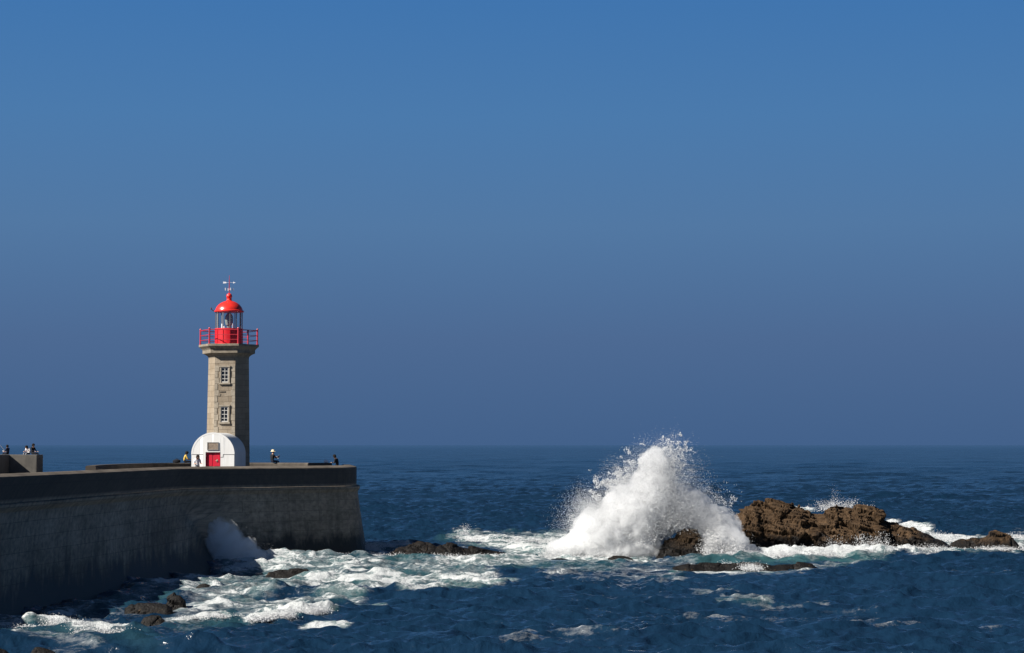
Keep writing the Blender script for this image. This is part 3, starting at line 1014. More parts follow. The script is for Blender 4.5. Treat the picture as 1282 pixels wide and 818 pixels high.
# lamp bracket on the eave
mb = MB()
mb.tube([(-rl * 1.08, -0.2, loc(zpx(390))), (-rl * 1.22, -0.25, loc(zpx(388.6))), (-rl * 1.3, -0.25, loc(zpx(387)))], 0.03, 6)
mb.lathe([(0.02, 0.1), (0.06, 0.06), (0.06, -0.04), (0.02, -0.06)], 8, M=Matrix.Translation((-rl * 1.3, -0.25, loc(zpx(387)))))
mb.build('bracket', M_dark, dome)

# ------------------------------------------------------------------ whitewashed vaulted porch
ax_dir = Vector((-math.sin(AZ0), math.cos(AZ0), 0))
front = Vector((TX, TY, 0)) - ax_dir * 5.5
porch = empty('vaulted_porch', (front.x, front.y, Z_DECK), 'small whitewashed barrel-vaulted porch building with a red door, joined to the foot of the tower', 'porch', rz=AZ0)
sp = F / front.y
Ra = 27.0 / sp
z_spr = at(268, 569.0, front.y).z - Z_DECK
DW, DT, DXo = 9.3 / sp, at(268, 566.3, front.y).z - Z_DECK, 0.0
LEN = 4.35
def arch(x):
    return z_spr + math.sqrt(max(0, Ra * Ra - x * x))
xs = sorted(set([-Ra + 2 * Ra * k / 72 for k in range(73)] + [-DW, DW]))
xs = [Ra * math.sin(math.pi / 2 * x / Ra) if False else x for x in xs]
mb = MB()
for a, b in zip(xs[:-1], xs[1:]):
    inside = a >= -DW - 1e-6 and b <= DW + 1e-6
    z0 = DT if inside else -0.05
    mb.add([(a, 0, z0), (b, 0, z0), (b, 0, arch(b)), (a, 0, arch(a))], [(0, 1, 2, 3)])
# vault and side walls
ap_ = [(-Ra, -0.05)] + [(-Ra * math.cos(math.pi * k / 48), z_spr + Ra * math.sin(math.pi * k / 48)) for k in range(49)] + [(Ra, -0.05)]
for (xa, za_), (xb, zb_) in zip(ap_[:-1], ap_[1:]):
    mb.add([(xa, 0, za_), (xb, 0, zb_), (xb, LEN, zb_), (xa, LEN, za_)], [(0, 1, 2, 3)])
mb.add([(x, LEN, z) for x, z in ap_], [tuple(range(len(ap_)))])
# door reveal
dr = 0.17
mb.add([(-DW, 0, -0.05), (-DW, 0, DT), (DW, 0, DT), (DW, 0, -0.05), (-DW, dr, -0.05), (-DW, dr, DT), (DW, dr, DT), (DW, dr, -0.05)], [(0, 1, 5, 4), (1, 2, 6, 5), (2, 3, 7, 6)])
w_ = mb.build('walls', M_white, porch, True)
bm = bmesh.new(); bm.from_mesh(w_.data); bmesh.ops.remove_doubles(bm, verts=bm.verts, dist=0.001); bmesh.ops.recalc_face_normals(bm, faces=bm.faces); bm.to_mesh(w_.data); bm.free()
w_.data.set_sharp_from_angle(angle=R(35))
# raised edge band around the front arch
mb = MB()
for k in range(48):
    a0_, a1_ = math.pi * k / 48, math.pi * (k + 1) / 48
    pts = []
    for a_ in (a0_, a1_):
        for r_ in (Ra - 0.1, Ra + 0.02):
            for y_ in (-0.007, 0.06):
                pts.append((-r_ * math.cos(a_), y_, z_spr + r_ * math.sin(a_)))
    mb.add(pts, [(0, 2, 6, 4), (1, 5, 7, 3), (0, 4, 5, 1), (2, 3, 7, 6)])
mb.build('arch_edge', M_white, porch)
mb = MB()
mb.box(-DW + 0.003, DW - 0.003, dr - 0.012, dr + 0.05, -0.05, DT - 0.003)
for sx in (-1, 1):
    for (za_, zb_) in ((0.15, 0.85), (0.98, DT - 0.15)):
        xa, xb = sorted((sx * 0.07, sx * (DW - 0.08)))
        mb.box(xa, xb, dr - 0.03, dr - 0.014, za_, zb_)
door = mb.build('door', M_reddoor, porch, bevel=0.004)
zh = at(274, 577, front.y).z - Z_DECK
mb = MB()
mb.box(DW - 0.3, DW - 0.21, dr - 0.05, dr - 0.032, zh - 0.1, zh + 0.1)
mb.tube([(DW - 0.25, dr - 0.05, zh), (DW - 0.25, dr - 0.1, zh), (DW - 0.38, dr - 0.1, zh)], 0.02, 6)
mb.build('handle', M_brass, door)
pz0, pz1 = at(268, 563, front.y).z - Z_DECK, at(268, 554.6, front.y).z - Z_DECK
mb = MB()
mb.box(-6.4 / sp, 6.4 / sp, -0.03, -0.002, pz0, pz1)
pq = mb.build('plaque', M_plaque, porch)
mb = MB()
e_ = 0.045
xw = 6.4 / sp
mb.box(-xw - e_, -xw - 0.002, -0.06, -0.002, pz0 - e_, pz1 + e_)
mb.box(xw + 0.002, xw + e_, -0.06, -0.002, pz0 - e_, pz1 + e_)
mb.box(-xw, xw, -0.058, -0.002, pz1 + 0.002, pz1 + e_)
mb.box(-xw, xw, -0.058, -0.002, pz0 - e_, pz0 - 0.002)
mb.build('plaque_frame', M_cable, pq)
zc1, zc2 = z_spr + 0.0, z_spr - 0.2
for pts_ in ([(-Ra + 0.02, -0.012, zc1), (-DW - 0.2, -0.012, zc1)], [(DW + 0.02, -0.012, zc2), (DW + 0.2, -0.012, zc2), (DW + 0.21, -0.012, zc1), (Ra - 0.02, -0.012, zc1)]):
    mb = MB()
    mb.tube(pts_, 0.015, 6)
    mb.build('conduit', M_cable, porch)

# ------------------------------------------------------------------ rocks
def cells(x, y, z, seed):
    """cellular noise: a random value per cell, and the distance to the cell's edge"""
    ix, iy, iz = np.floor(x), np.floor(y), np.floor(z)
    d1 = np.full(x.shape, 9.0); d2 = d1.copy(); val = np.zeros(x.shape)
    for a in (-1, 0, 1):
        for b in (-1, 0, 1):
            for c in (-1, 0, 1):
                h = _hash(ix + a, iy + b, iz + c, seed)
                px_, py_, pz_ = ix + a + (h & 1023) / 1023, iy + b + ((h >> 10) & 1023) / 1023, iz + c + ((h >> 20) & 1023) / 1023
                d = np.sqrt((px_ - x) ** 2 + (py_ - y) ** 2 + (pz_ - z) ** 2)
                rv = ((h * 7919) >> 5 & 1023) / 1023
                nearer = d < d1
                d2 = np.where(nearer, d1, np.minimum(d2, d))
                val = np.where(nearer, rv, val)
                d1 = np.where(nearer, d, d1)
    return val, d2 - d1
def rock(name, label, outline, Y0, depth, seed, mat, group=None, crag=0.35, step=0.09, front=0.42, cat='rock', pw=0.75):
    """outline: photograph pixels along the top of the rock from left to right; Y0: distance of its seaward foot; depth in metres"""
    Yc = Y0 + depth * front
    P = [at(x, y, Yc) for x, y in outline]
    X0, X1 = P[0].x - 0.4, P[-1].x + 0.4
    nx = max(14, int((X1 - X0) / step))
    ny = max(12, int((depth + 0.8) / step))
    gx = np.linspace(X0, X1, nx)
    gd = np.linspace(-0.4, depth + 0.4, ny)
    GX, GD = np.meshgrid(gx, gd)
    wx = GX + 0.25 * crag * fbm(GX / 1.4, GD / 1.4, 0 * GX, 3, seed + 50) * min(1.5, depth)
    top = np.interp(wx, [p.x for p in P], [p.z for p in P], left=-0.6, right=-0.6)
    u = (GD + 0.25 * depth * fbm(GX / 2.2, GX * 0 + 3.3, GD / 6.0, 3, seed + 9)) / depth
    s = np.where(u < front, np.clip(u / front, -0.3, 1), np.clip(1 - (u - front) / (1 - front), -0.3, 1))
    s = np.sign(s) * np.abs(s) ** pw
    s = np.where(s > 0, smooth(0, 1, s) * 0.35 + s * 0.65, s)
    base = -0.7
    Z = base + (top - base) * s
    hh = np.clip(np.maximum(top, 0.25) / 1.6, 0.12, 1.0)
    big = fbm(GX / 2.6, GD / 2.6, Z / 2.2, 3, seed, 0.5)
    # fractured blocks: each cell of two nested sets gets its own setback, with a crack along its edge
    qx = GX + 0.2 * fbm(GX / 0.9, GD / 0.9, Z / 0.9, 3, seed + 61)
    qy = GD + 0.2 * fbm(GX / 0.9 + 5, GD / 0.9, Z / 0.9, 3, seed + 62)
    qz = Z * 1.1 + 0.3 * GX - 0.25 * GD
    v1, e1 = cells(qx / 2.6, qy / 3.0, qz / 1.15, seed + 1)
    v2, e2 = cells(qx / 1.1, qy / 1.2, qz / 0.55, seed + 2)
    fine = fbm(GX / 0.4, GD / 0.4, Z / 0.35, 4, seed + 5, 0.65)
    tilt = Z * 1.15 + 0.32 * GX - 0.3 * GD + 0.5 * big
    ledge = 1 - (tilt - np.floor(tilt))                 # tilted strata weather into sharp ledges
    tilt2 = Z * 2.9 + 0.5 * GX + 0.4 * GD + 0.6 * fbm(GX / 1.3, GD / 1.3, Z / 1.3, 3, seed + 71)
    ledge2 = 1 - (tilt2 - np.floor(tilt2))
    disp = hh * crag * (0.8 * big + 1.0 * (v1 - 0.5) + 0.42 * (v2 - 0.5) + 0.55 * (ledge - 0.5) + 0.25 * (ledge2 - 0.5) - 0.4 * np.exp(-(e1 / 0.04) ** 2) - 0.12 * np.exp(-(e2 / 0.05) ** 2) + 0.22 * fine)
    gz, gxn = np.gradient(Z, gd, gx)
    nl = np.sqrt(gz ** 2 + gxn ** 2 + 1)
    GX2 = GX - gxn / nl * disp
    GY2 = Y0 + GD - gz / nl * disp
    Z = Z + disp / nl * 0.8
    cx, cy = (X0 + X1) / 2, Yc
    V = np.stack([GX2 - cx, GY2 - cy, Z], -1).reshape(-1, 3)
    me = np_mesh(name, V, grid_faces(ny, nx), 4)
    o = link_mesh(name, me, mat, None, False)
    o.location = (cx, cy, 0)
    return tag(o, label, cat, group)

rock('sea_rock', 'largest brown craggy rock standing out of the surf, right of the big splash',
     [(921, 686), (924, 668), (927, 650), (931, 637), (940, 630), (956, 627), (975, 627), (987, 629), (1003, 632), (1009, 639), (1018, 643), (1028, 641), (1038, 634), (1046, 631), (1056, 632), (1068, 635), (1080, 635), (1098, 637), (1105, 643), (1107, 649), (1113, 654), (1128, 659), (1142, 665), (1160, 671), (1178, 678), (1198, 688)],
     150.5, 8.5, 5, M_rock, None, 0.55, 0.065, 0.45)
rock('sea_rock', 'brown knobbed rock at the far right edge, ringed with white water', [(1190, 681), (1200, 676), (1214, 673.5), (1228, 673.5), (1236, 671), (1241, 666), (1252, 665.5), (1264, 669), (1271, 675), (1276, 683)], 153, 3.0, 15, M_rock, None, 0.3, 0.07)
rock('sea_rock', 'dark rock with ochre weed at its foot, half hidden under the big splash', [(810, 700), (821, 690), (835, 677), (850, 668), (866, 666), (876, 672), (883, 684), (887, 698)], 144.0, 4.5, 23, M_splashrock, None, 0.5, 0.08)
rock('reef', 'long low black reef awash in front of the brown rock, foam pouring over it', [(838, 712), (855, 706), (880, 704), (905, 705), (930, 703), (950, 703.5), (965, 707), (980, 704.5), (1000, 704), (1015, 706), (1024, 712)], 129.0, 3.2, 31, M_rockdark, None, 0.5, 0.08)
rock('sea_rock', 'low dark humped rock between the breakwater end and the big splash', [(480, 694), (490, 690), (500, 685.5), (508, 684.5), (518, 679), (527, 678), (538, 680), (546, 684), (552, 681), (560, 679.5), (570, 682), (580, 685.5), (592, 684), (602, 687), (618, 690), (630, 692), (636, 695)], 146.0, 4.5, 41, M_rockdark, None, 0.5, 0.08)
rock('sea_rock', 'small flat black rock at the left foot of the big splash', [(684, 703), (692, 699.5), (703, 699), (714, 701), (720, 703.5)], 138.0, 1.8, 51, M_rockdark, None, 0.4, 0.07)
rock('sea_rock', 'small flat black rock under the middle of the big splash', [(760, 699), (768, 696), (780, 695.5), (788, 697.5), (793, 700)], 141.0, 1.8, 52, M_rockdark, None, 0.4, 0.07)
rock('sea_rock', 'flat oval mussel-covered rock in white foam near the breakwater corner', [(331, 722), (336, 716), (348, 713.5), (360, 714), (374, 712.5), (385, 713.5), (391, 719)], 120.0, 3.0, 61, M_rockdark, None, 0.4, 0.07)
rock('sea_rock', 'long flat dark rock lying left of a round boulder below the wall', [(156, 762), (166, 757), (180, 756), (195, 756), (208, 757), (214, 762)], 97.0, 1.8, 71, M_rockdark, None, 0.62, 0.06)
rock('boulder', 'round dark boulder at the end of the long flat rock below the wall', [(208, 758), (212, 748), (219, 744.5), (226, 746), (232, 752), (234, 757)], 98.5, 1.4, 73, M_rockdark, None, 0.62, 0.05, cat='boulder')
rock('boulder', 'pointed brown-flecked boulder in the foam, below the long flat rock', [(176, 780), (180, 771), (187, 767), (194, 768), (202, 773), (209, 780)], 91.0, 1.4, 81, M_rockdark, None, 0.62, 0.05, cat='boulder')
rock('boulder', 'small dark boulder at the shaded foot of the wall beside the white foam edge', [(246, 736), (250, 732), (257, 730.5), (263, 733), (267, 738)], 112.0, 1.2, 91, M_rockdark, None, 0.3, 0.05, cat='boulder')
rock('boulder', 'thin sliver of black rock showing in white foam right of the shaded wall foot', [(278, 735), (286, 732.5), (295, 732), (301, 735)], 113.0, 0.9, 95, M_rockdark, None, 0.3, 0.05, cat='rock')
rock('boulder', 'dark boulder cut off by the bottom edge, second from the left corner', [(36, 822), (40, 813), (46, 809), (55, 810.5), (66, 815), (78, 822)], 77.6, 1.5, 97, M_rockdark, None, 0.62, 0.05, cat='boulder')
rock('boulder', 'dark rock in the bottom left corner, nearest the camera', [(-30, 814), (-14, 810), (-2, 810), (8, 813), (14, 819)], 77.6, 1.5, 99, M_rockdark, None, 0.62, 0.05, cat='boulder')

# ------------------------------------------------------------------ white water in the air
OCT_V = np.array([(1, 1, 1), (1, -1, -1), (-1, 1, -1), (-1, -1, 1)], float) * 0.75
OCT_F = np.array([(0, 1, 2), (0, 3, 1), (0, 2, 3), (1, 3, 2)])
def droplets(name, P, S, mat, parent=None, seed=0):
    r = np.random.default_rng(seed)
    n = len(P)
    A = r.normal(size=(n, 3, 3))
    Q, _ = np.linalg.qr(A)
    sc = S[:, None] * r.uniform(0.55, 1.45, (n, 3))
    V = np.einsum('kj,nj,nji->nki', OCT_V, sc, Q) + P[:, None, :]
    Fi = OCT_F[None] + (np.arange(n) * 4)[:, None, None]
    me = np_mesh(name, V.reshape(-1, 3), Fi.reshape(-1, 3), 3)
    return link_mesh(name, me, mat, parent, False)
def blob_mesh(name, blobs, voxel, amp, nscale, seed, mat, parent=None, shade=True):
    """union of ellipsoids (centre, radii), voxel-remeshed and roughened"""
    bm = bmesh.new()
    for c, rad in blobs:
        Mx = Matrix.Translation(c) @ Matrix.Diagonal((*rad, 1))
        bmesh.ops.create_icosphere(bm, subdivisions=3, radius=1, matrix=Mx)
    me = bpy.data.meshes.new(name)
    bm.to_mesh(me); bm.free()
    tmp = bpy.data.objects.new(name + '_tmp', me)
    COL.objects.link(tmp)
    md = tmp.modifiers.new('r', 'REMESH')
    md.mode = 'VOXEL'
    md.voxel_size = voxel
    dg = bpy.context.evaluated_depsgraph_get()
    me2 = bpy.data.meshes.new_from_object(tmp.evaluated_get(dg))
    bpy.data.objects.remove(tmp, do_unlink=True)
    me2.name = name
    n = len(me2.vertices)
    co = np.empty(n * 3); me2.vertices.foreach_get('co', co); co = co.reshape(-1, 3)
    no = np.empty(n * 3); me2.vertices.foreach_get('normal', no); no = no.reshape(-1, 3)
    d = fbm(*(co / nscale).T, 5, seed, 0.6)
    co = co + no * (amp * d)[:, None]
    me2.vertices.foreach_set('co', co.ravel())
    me2.update()
    return link_mesh(name, me2, mat, parent, shade)
def ell(px, py, Y, rx, rz, ry):
    c = at(px, py, Y)
    s = F / Y
    return (c, (rx / s, ry, rz / s))

# --- the big splash
YS = 147.0
splash = empty('wave_splash', tuple(at(810, 697, YS)), 'huge white burst of spray where a wave hits the dark rock, tallest splash in view', 'wave splash')
def place(o, parent):
    return under(o, parent)
core = [ell(735, 688, YS, 34, 14, 1.6), ell(765, 672, YS, 34, 26, 1.8), ell(790, 655, YS + .3, 30, 34, 1.8), ell(812, 640, YS + .6, 26, 32, 1.7), ell(826, 625, YS + .8, 24, 26, 1.4), ell(850, 634, YS + 1.4, 32, 20, 1.3),
        ell(880, 648, YS + 1.4, 26, 16, 1.2), ell(902, 660, YS + .8, 18, 18, 1.1), ell(902, 682, YS - .6, 24, 12, 1.2), ell(800, 685, YS - .3, 22, 16, 1.5), ell(760, 692, YS - .3, 60, 9, 1.5), ell(915, 688, YS - .6, 26, 7, 1.2)]
place(blob_mesh('foam_core', core, 0.09, 0.75, 0.9, 3, M_spray), splash)
# strands of droplets thrown up and out
r = np.random.default_rng(21)
Pl, Sl = [], []
def strands(n, base_fn, dir_fn, len_fn, drops, jit, size, curve=0.0):
    for _ in range(n):
        b = base_fn()
        a = dir_fn()
        L = len_fn(a)
        m = int(drops * (0.5 + r.random()))
        u = r.random(m) ** 0.75
        d3 = np.array([math.sin(a), r.normal(0, 0.22), math.cos(a)])
        p = np.array(b)[None, :] + d3[None, :] * (L * u)[:, None]
        p[:, 2] -= curve * L * u ** 2 * abs(math.sin(a))
        p += r.normal(size=(m, 3)) * (jit * (0.35 + 1.0 * u))[:, None]
        Pl.append(p)
        Sl.append(size * (0.45 + r.random(m) ** 2 * 1.2) * (1.15 - 0.7 * u))
# silhouette height of the burst (photo px) by bearing from its foot at (818, 690)
foot = at(818, 690, YS)
OUT = [(-85, 118), (-72, 122), (-60, 118), (-50, 120), (-40, 118), (-32, 116), (-25, 116), (-17, 122), (-8, 132), (0, 138), (6, 149), (11, 142), (17, 134), (24, 122), (30, 118), (38, 104), (46, 100), (54, 102), (64, 108), (75, 114), (88, 116)]
oa = np.array([a for a, _ in OUT], float)
ol = np.array([l for _, l in OUT], float)
def len_main(a):
    return np.interp(math.degrees(a), oa, ol) / (F / YS) * (0.55 + 0.47 * r.random() ** 0.6)
def base_main():
    return foot + Vector((r.normal(0, 0.5), r.normal(0, 0.8), r.uniform(-0.3, 0.6)))
jets = r.uniform(-86, 52, 46)
strands(1500, base_main, lambda: R(r.choice(jets) + r.normal(0, 3.5)), len_main, 120, 0.15, 0.023)
strands(600, base_main, lambda: R(r.uniform(-88, -48)), len_main, 110, 0.3, 0.024)
strands(500, base_main, lambda: R(r.uniform(-30, 58)), len_main, 100, 0.28, 0.022)
# finer loose grain around the upper left, thinner
def halo(n, x0, x1, y0, y1, Y, dep, size, thr=0.0, nscale=14.0, seed=1):
    x = r.uniform(x0, x1, n); y = r.uniform(y0, y1, n)
    g = fbm(x / nscale, y / nscale, 0 * x, 4, seed)
    xm, ym = (x - (x0 + x1) / 2) / ((x1 - x0) / 2), (y - (y0 + y1) / 2) / ((y1 - y0) / 2)
    keep = g + 0.35 * (1 - np.hypot(xm, ym) * 1.25) > thr
    x, y = x[keep], y[keep]
    pts = np.array([at(a, b, Y) for a, b in zip(x, y)])
    pts[:, 1] += r.normal(0, dep, len(pts))
    Pl.append(pts)
    Sl.append(size * (0.4 + r.random(len(pts)) ** 2 * 1.4))
halo(15000, 735, 800, 585, 650, YS, 0.8, 0.022, 0.06, 10, 3)
halo(14000, 770, 860, 555, 625, YS + .5, 0.8, 0.024, 0.06, 9, 4)
halo(7000, 815, 870, 540, 600, YS + .5, 0.6, 0.023, 0.1, 8, 6)
halo(4000, 700, 760, 630, 670, YS, 0.7, 0.02, 0.2, 9, 5)
halo(9000, 855, 935, 600, 680, YS + .8, 0.8, 0.022, 0.16, 10, 7)
# second, smaller burst on the right of the dark rock
foot2 = at(893, 694, YS - 1.5)
def base2():
    return foot2 + Vector((r.normal(0, 0.7), r.normal(0, 0.5), r.uniform(-0.2, 0.3)))
strands(420, base2, lambda: R(r.uniform(-35, 88)), lambda a: (34 + 10 * math.cos(3 * a)) / (F / YS) * (0.4 + 0.65 * r.random()), 80, 0.16, 0.024)
# low skirt along the water
for _ in range(160):
    q = at(r.uniform(685, 800), 698, YS - 1.0 + r.normal(0, 0.5))
    m = 70
    p = np.array(q)[None] + np.column_stack([r.normal(0, 0.5, m), r.normal(0, 0.4, m), np.abs(r.normal(0, 0.45, m)) - 0.1])
    Pl.append(p); Sl.append(0.026 * (0.4 + r.random(m)))
P_, S_ = np.concatenate(Pl), np.concatenate(Sl)
mistb = [ell(728, 686, YS, 44, 17, 2.0), ell(755, 668, YS - .2, 42, 32, 2.3), ell(788, 648, YS, 38, 44, 2.4), ell(812, 624, YS + .4, 30, 40, 2.0), ell(850, 634, YS + 1.2, 40, 26, 1.8), ell(886, 652, YS + 1.0, 32, 22, 1.6), ell(908, 678, YS - .4, 30, 17, 1.5), ell(780, 688, YS - .6, 62, 15, 1.8), ell(820, 590, YS + .5, 20, 30, 1.4), ell(905, 660, YS + .6, 24, 20, 1.3)]
# keep the dark hollow over the rock open
pxx, pyy = project(P_[:, 0], P_[:, 1], P_[:, 2])
hx, hy = (pxx - 850) + 0.8 * (pyy - 682), pyy - 683
hd_ = np.hypot(hx / 30, hy / 18) + 0.35 * fbm(pxx / 12, pyy / 12, 0 * pxx, 3, 88)
hol = (hd_ < 0.75 + 0.5 * r.random(len(pxx))) & (P_[:, 1] < 149.5)
# the body of the burst is fine mist: most grains there would be lost in it
inb = np.zeros(len(P_), bool)
for c_, rad_ in mistb:
    inb |= (((P_ - np.array(c_)) / (np.array(rad_) * 1.02)) ** 2).sum(1) < 1
drop_ = inb & (r.random(len(P_)) < 0.72) & (pyy > 600)
keep_ = ~hol & ~drop_
P_, S_ = P_[keep_], S_[keep_]
o = droplets('spray', P_, S_, M_spray, None, 5)
o['kind'] = 'stuff'
place(o, splash)
place(blob_mesh('mist', mistb, 0.14, 0.75, 0.75, 8, mist_mat('splash_mist', 2.8, 1.6, 0.38, 0.64, (0.985, 0.988, 0.99))), splash)

# --- spray in the shade of the wall
sh = empty('wave_splash', tuple(at(296, 712, 136)), 'soft blue-white puff of spray against the shaded breakwater wall', 'wave splash')
YW = 137.5
b2 = [ell(296, 702, YW, 42, 20, 1.8), ell(290, 692, YW, 34, 24, 1.6), ell(284, 684, YW, 26, 26, 1.4), ell(314, 700, YW + .4, 27, 9, 1.2), ell(274, 708, YW - 1, 34, 18, 1.4), ell(274, 668, YW + .5, 13, 20, 0.9), ell(301, 690, YW + .2, 20, 16, 1.2), ell(298, 716, YW - 2.5, 44, 13, 1.6), ell(268, 716, YW - 4, 26, 9, 1.2)]
place(blob_mesh('mist', b2, 0.12, 0.95, 0.75, 14, mist_mat('shade_mist', 1.9, 1.5, 0.34, 0.66, (0.995, 0.997, 1.0))), sh)
Pl, Sl = [], []
ft = at(292, 716, YW)
strands(130, lambda: ft + Vector((r.normal(0, 1.0), r.normal(0, 0.5), 0)), lambda: R(r.uniform(-40, 45)), lambda a: 50 / (F / YW) * (0.3 + 0.7 * r.random()) * math.cos(a), 60, 0.3, 0.013)
o = droplets('spray', np.concatenate(Pl), np.concatenate(Sl), M_spray, None, 6)
o['kind'] = 'stuff'
place(o, sh)

# --- small jet behind the brown rock
js = empty('wave_splash', tuple(at(1046, 640, 161)), 'thin jet of white droplets rising behind the brown rock', 'wave splash')
Pl, Sl = [], []
f3 = at(1047, 640, 161)
strands(120, lambda: f3 + Vector((r.normal(0, 0.8), r.normal(0, 0.4), 0)), lambda: R(r.normal(0, 24)), lambda a: 16 / (F / 161) * (0.3 + 0.7 * r.random()), 26, 0.12, 0.03)
strands(14, lambda: f3 + Vector((r.normal(-0.2, 0.15), r.normal(0, 0.3), 0)), lambda: R(r.normal(0, 6)), lambda a: 36 / (F / 161) * (0.5 + 0.5 * r.random()), 24, 0.1, 0.022)
o = droplets('spray', np.concatenate(Pl), np.concatenate(Sl), M_spray, None, 7)
o['kind'] = 'stuff'
place(o, js)

# --- surf: broken lumps of foam thrown up round the rocks and on the breaking crests
Pl, Sl = [], []
def surf(x0, y0, x1, y1, n, hgt, dep, size=0.03):
    for _ in range(n):
        t = r.random()
        q = on_z(x0 + (x1 - x0) * t, y0 + (y1 - y0) * t, 0.15)
        m = r.integers(40, 160)
        k = hgt * r.random() ** 1.8
        u = r.random(m)
        lean = r.normal(0, 0.35)
        p = np.array(q)[None] + np.column_stack([r.normal(0, 0.12 + 0.16 * u, m) + lean * u * k, r.normal(0, dep * (0.4 + 0.3 * u), m), u ** 1.4 * k * 1.5 - 0.1 + r.normal(0, 0.05, m)])
        Pl.append(p); Sl.append(size * (0.4 + r.random(m) ** 2 * 1.3) * (1.15 - 0.6 * u))
surf(880, 698, 1110, 695, 300, 0.6, 0.7)
surf(1040, 693, 1110, 690, 70, 1.1, 0.5)
surf(1100, 692, 1195, 694, 100, 0.6, 0.7)
surf(1118, 664, 1195, 684, 180, 0.7, 1.2)
surf(1195, 681, 1282, 672, 90, 0.4, 1.0)
surf(1180, 690, 1282, 686, 80, 0.25, 0.8)
surf(362, 769, 405, 765, 80, 0.3, 0.3, 0.024)
surf(318, 775, 362, 770, 60, 0.2, 0.3, 0.028)
surf(60, 784, 100, 791, 110, 0.45, 0.35, 0.024)
surf(100, 794, 157, 794, 80, 0.28, 0.35, 0.026)
surf(0, 790, 45, 786, 50, 0.2, 0.4, 0.026)
surf(575, 676, 725, 678, 130, 0.35, 1.5)
surf(574, 671, 586, 669, 16, 0.9, 0.5)
surf(455, 689, 495, 686, 70, 0.5, 1.2)
surf(450, 697, 640, 698, 140, 0.25, 1.0)
surf(412, 695, 456, 697, 30, 0.2, 0.5, 0.03)
surf(905, 709, 950, 712, 50, 0.35, 0.5)
surf(230, 771, 330, 769, 14, 0.1, 0.4, 0.022)
surf(430, 728, 600, 726, 40, 0.1, 0.9, 0.026)
o = droplets('surf', np.concatenate(Pl), np.concatenate(Sl), M_spray, None, 9)
tag(o, 'white broken surf tossed up along the rocks and on the breaking wave crests', 'surf', kind='stuff')

# ------------------------------------------------------------------ people
SKIN = plain('skin', (0.42, 0.24, 0.16), 0.6, 0.08)
def cloth(name, c):
    return plain(name, c, 0.85, 0.15, 12.0)
M_hair = cloth('dark_hair', (0.015, 0.012, 0.01))
M_black = cloth('black_cloth', (0.015, 0.016, 0.02))
M_navy = cloth('navy_cloth', (0.02, 0.025, 0.045))
M_yellow = cloth('yellow_cloth', (0.62, 0.42, 0.1))
M_whitec = cloth('white_cloth', (0.75, 0.74, 0.76))
M_grey = cloth('grey_cloth', (0.2, 0.2, 0.21))
M_straw = cloth('straw_hat', (0.72, 0.62, 0.42))
M_shoe = cloth('dark_shoe', (0.03, 0.028, 0.025))
SIT = dict(pelvis=(0, 0, .12), spine=(0, -.02, .32), chest=(0, .0, .48), neck=(0, .03, .6), chin=(0, .05, .68), head=(0, .06, .77), crown=(0, .05, .85),
           shL=(-.17, 0, .54), elL=(-.23, .12, .3), wrL=(-.16, .34, .26), shR=(.17, 0, .54), elR=(.23, .12, .3), wrR=(.16, .34, .26),
           hiL=(-.1, .03, .1), knL=(-.13, .44, .11), anL=(-.13, .46, -.32), toL=(-.14, .62, -.36), hiR=(.1, .03, .1), knR=(.13, .44, .11), anR=(.13, .46, -.32), toR=(.14, .62, -.36))
STAND = dict(pelvis=(0, 0, .95), spine=(0, -.01, 1.13), chest=(0, .0, 1.3), neck=(0, .01, 1.46), chin=(0, .04, 1.53), head=(0, .04, 1.62), crown=(0, .02, 1.7),
             shL=(-.18, 0, 1.38), elL=(-.24, .02, 1.1), wrL=(-.22, .18, .94), shR=(.18, 0, 1.38), elR=(.24, .02, 1.1), wrR=(.22, .18, .94),
             hiL=(-.1, 0, .92), knL=(-.11, .02, .5), anL=(-.12, 0, .09), toL=(-.13, .17, .04), hiR=(.1, 0, .92), knR=(.11, .02, .5), anR=(.12, 0, .09), toR=(.13, .17, .04))
RAD = dict(pelvis=.15, spine=.14, chest=.15, neck=.06, chin=.075, head=.098, crown=.07, sh=.075, el=.045, wr=.03, hi=.09, kn=.06, an=.042, to=.04)
BONES = [('pelvis', 'spine'), ('spine', 'chest'), ('chest', 'neck'), ('neck', 'chin'), ('chin', 'head'), ('head', 'crown')] + [b for s in 'LR' for b in (('chest', 'sh' + s), ('sh' + s, 'el' + s), ('el' + s, 'wr' + s), ('pelvis', 'hi' + s), ('hi' + s, 'kn' + s), ('kn' + s, 'an' + s), ('an' + s, 'to' + s))]
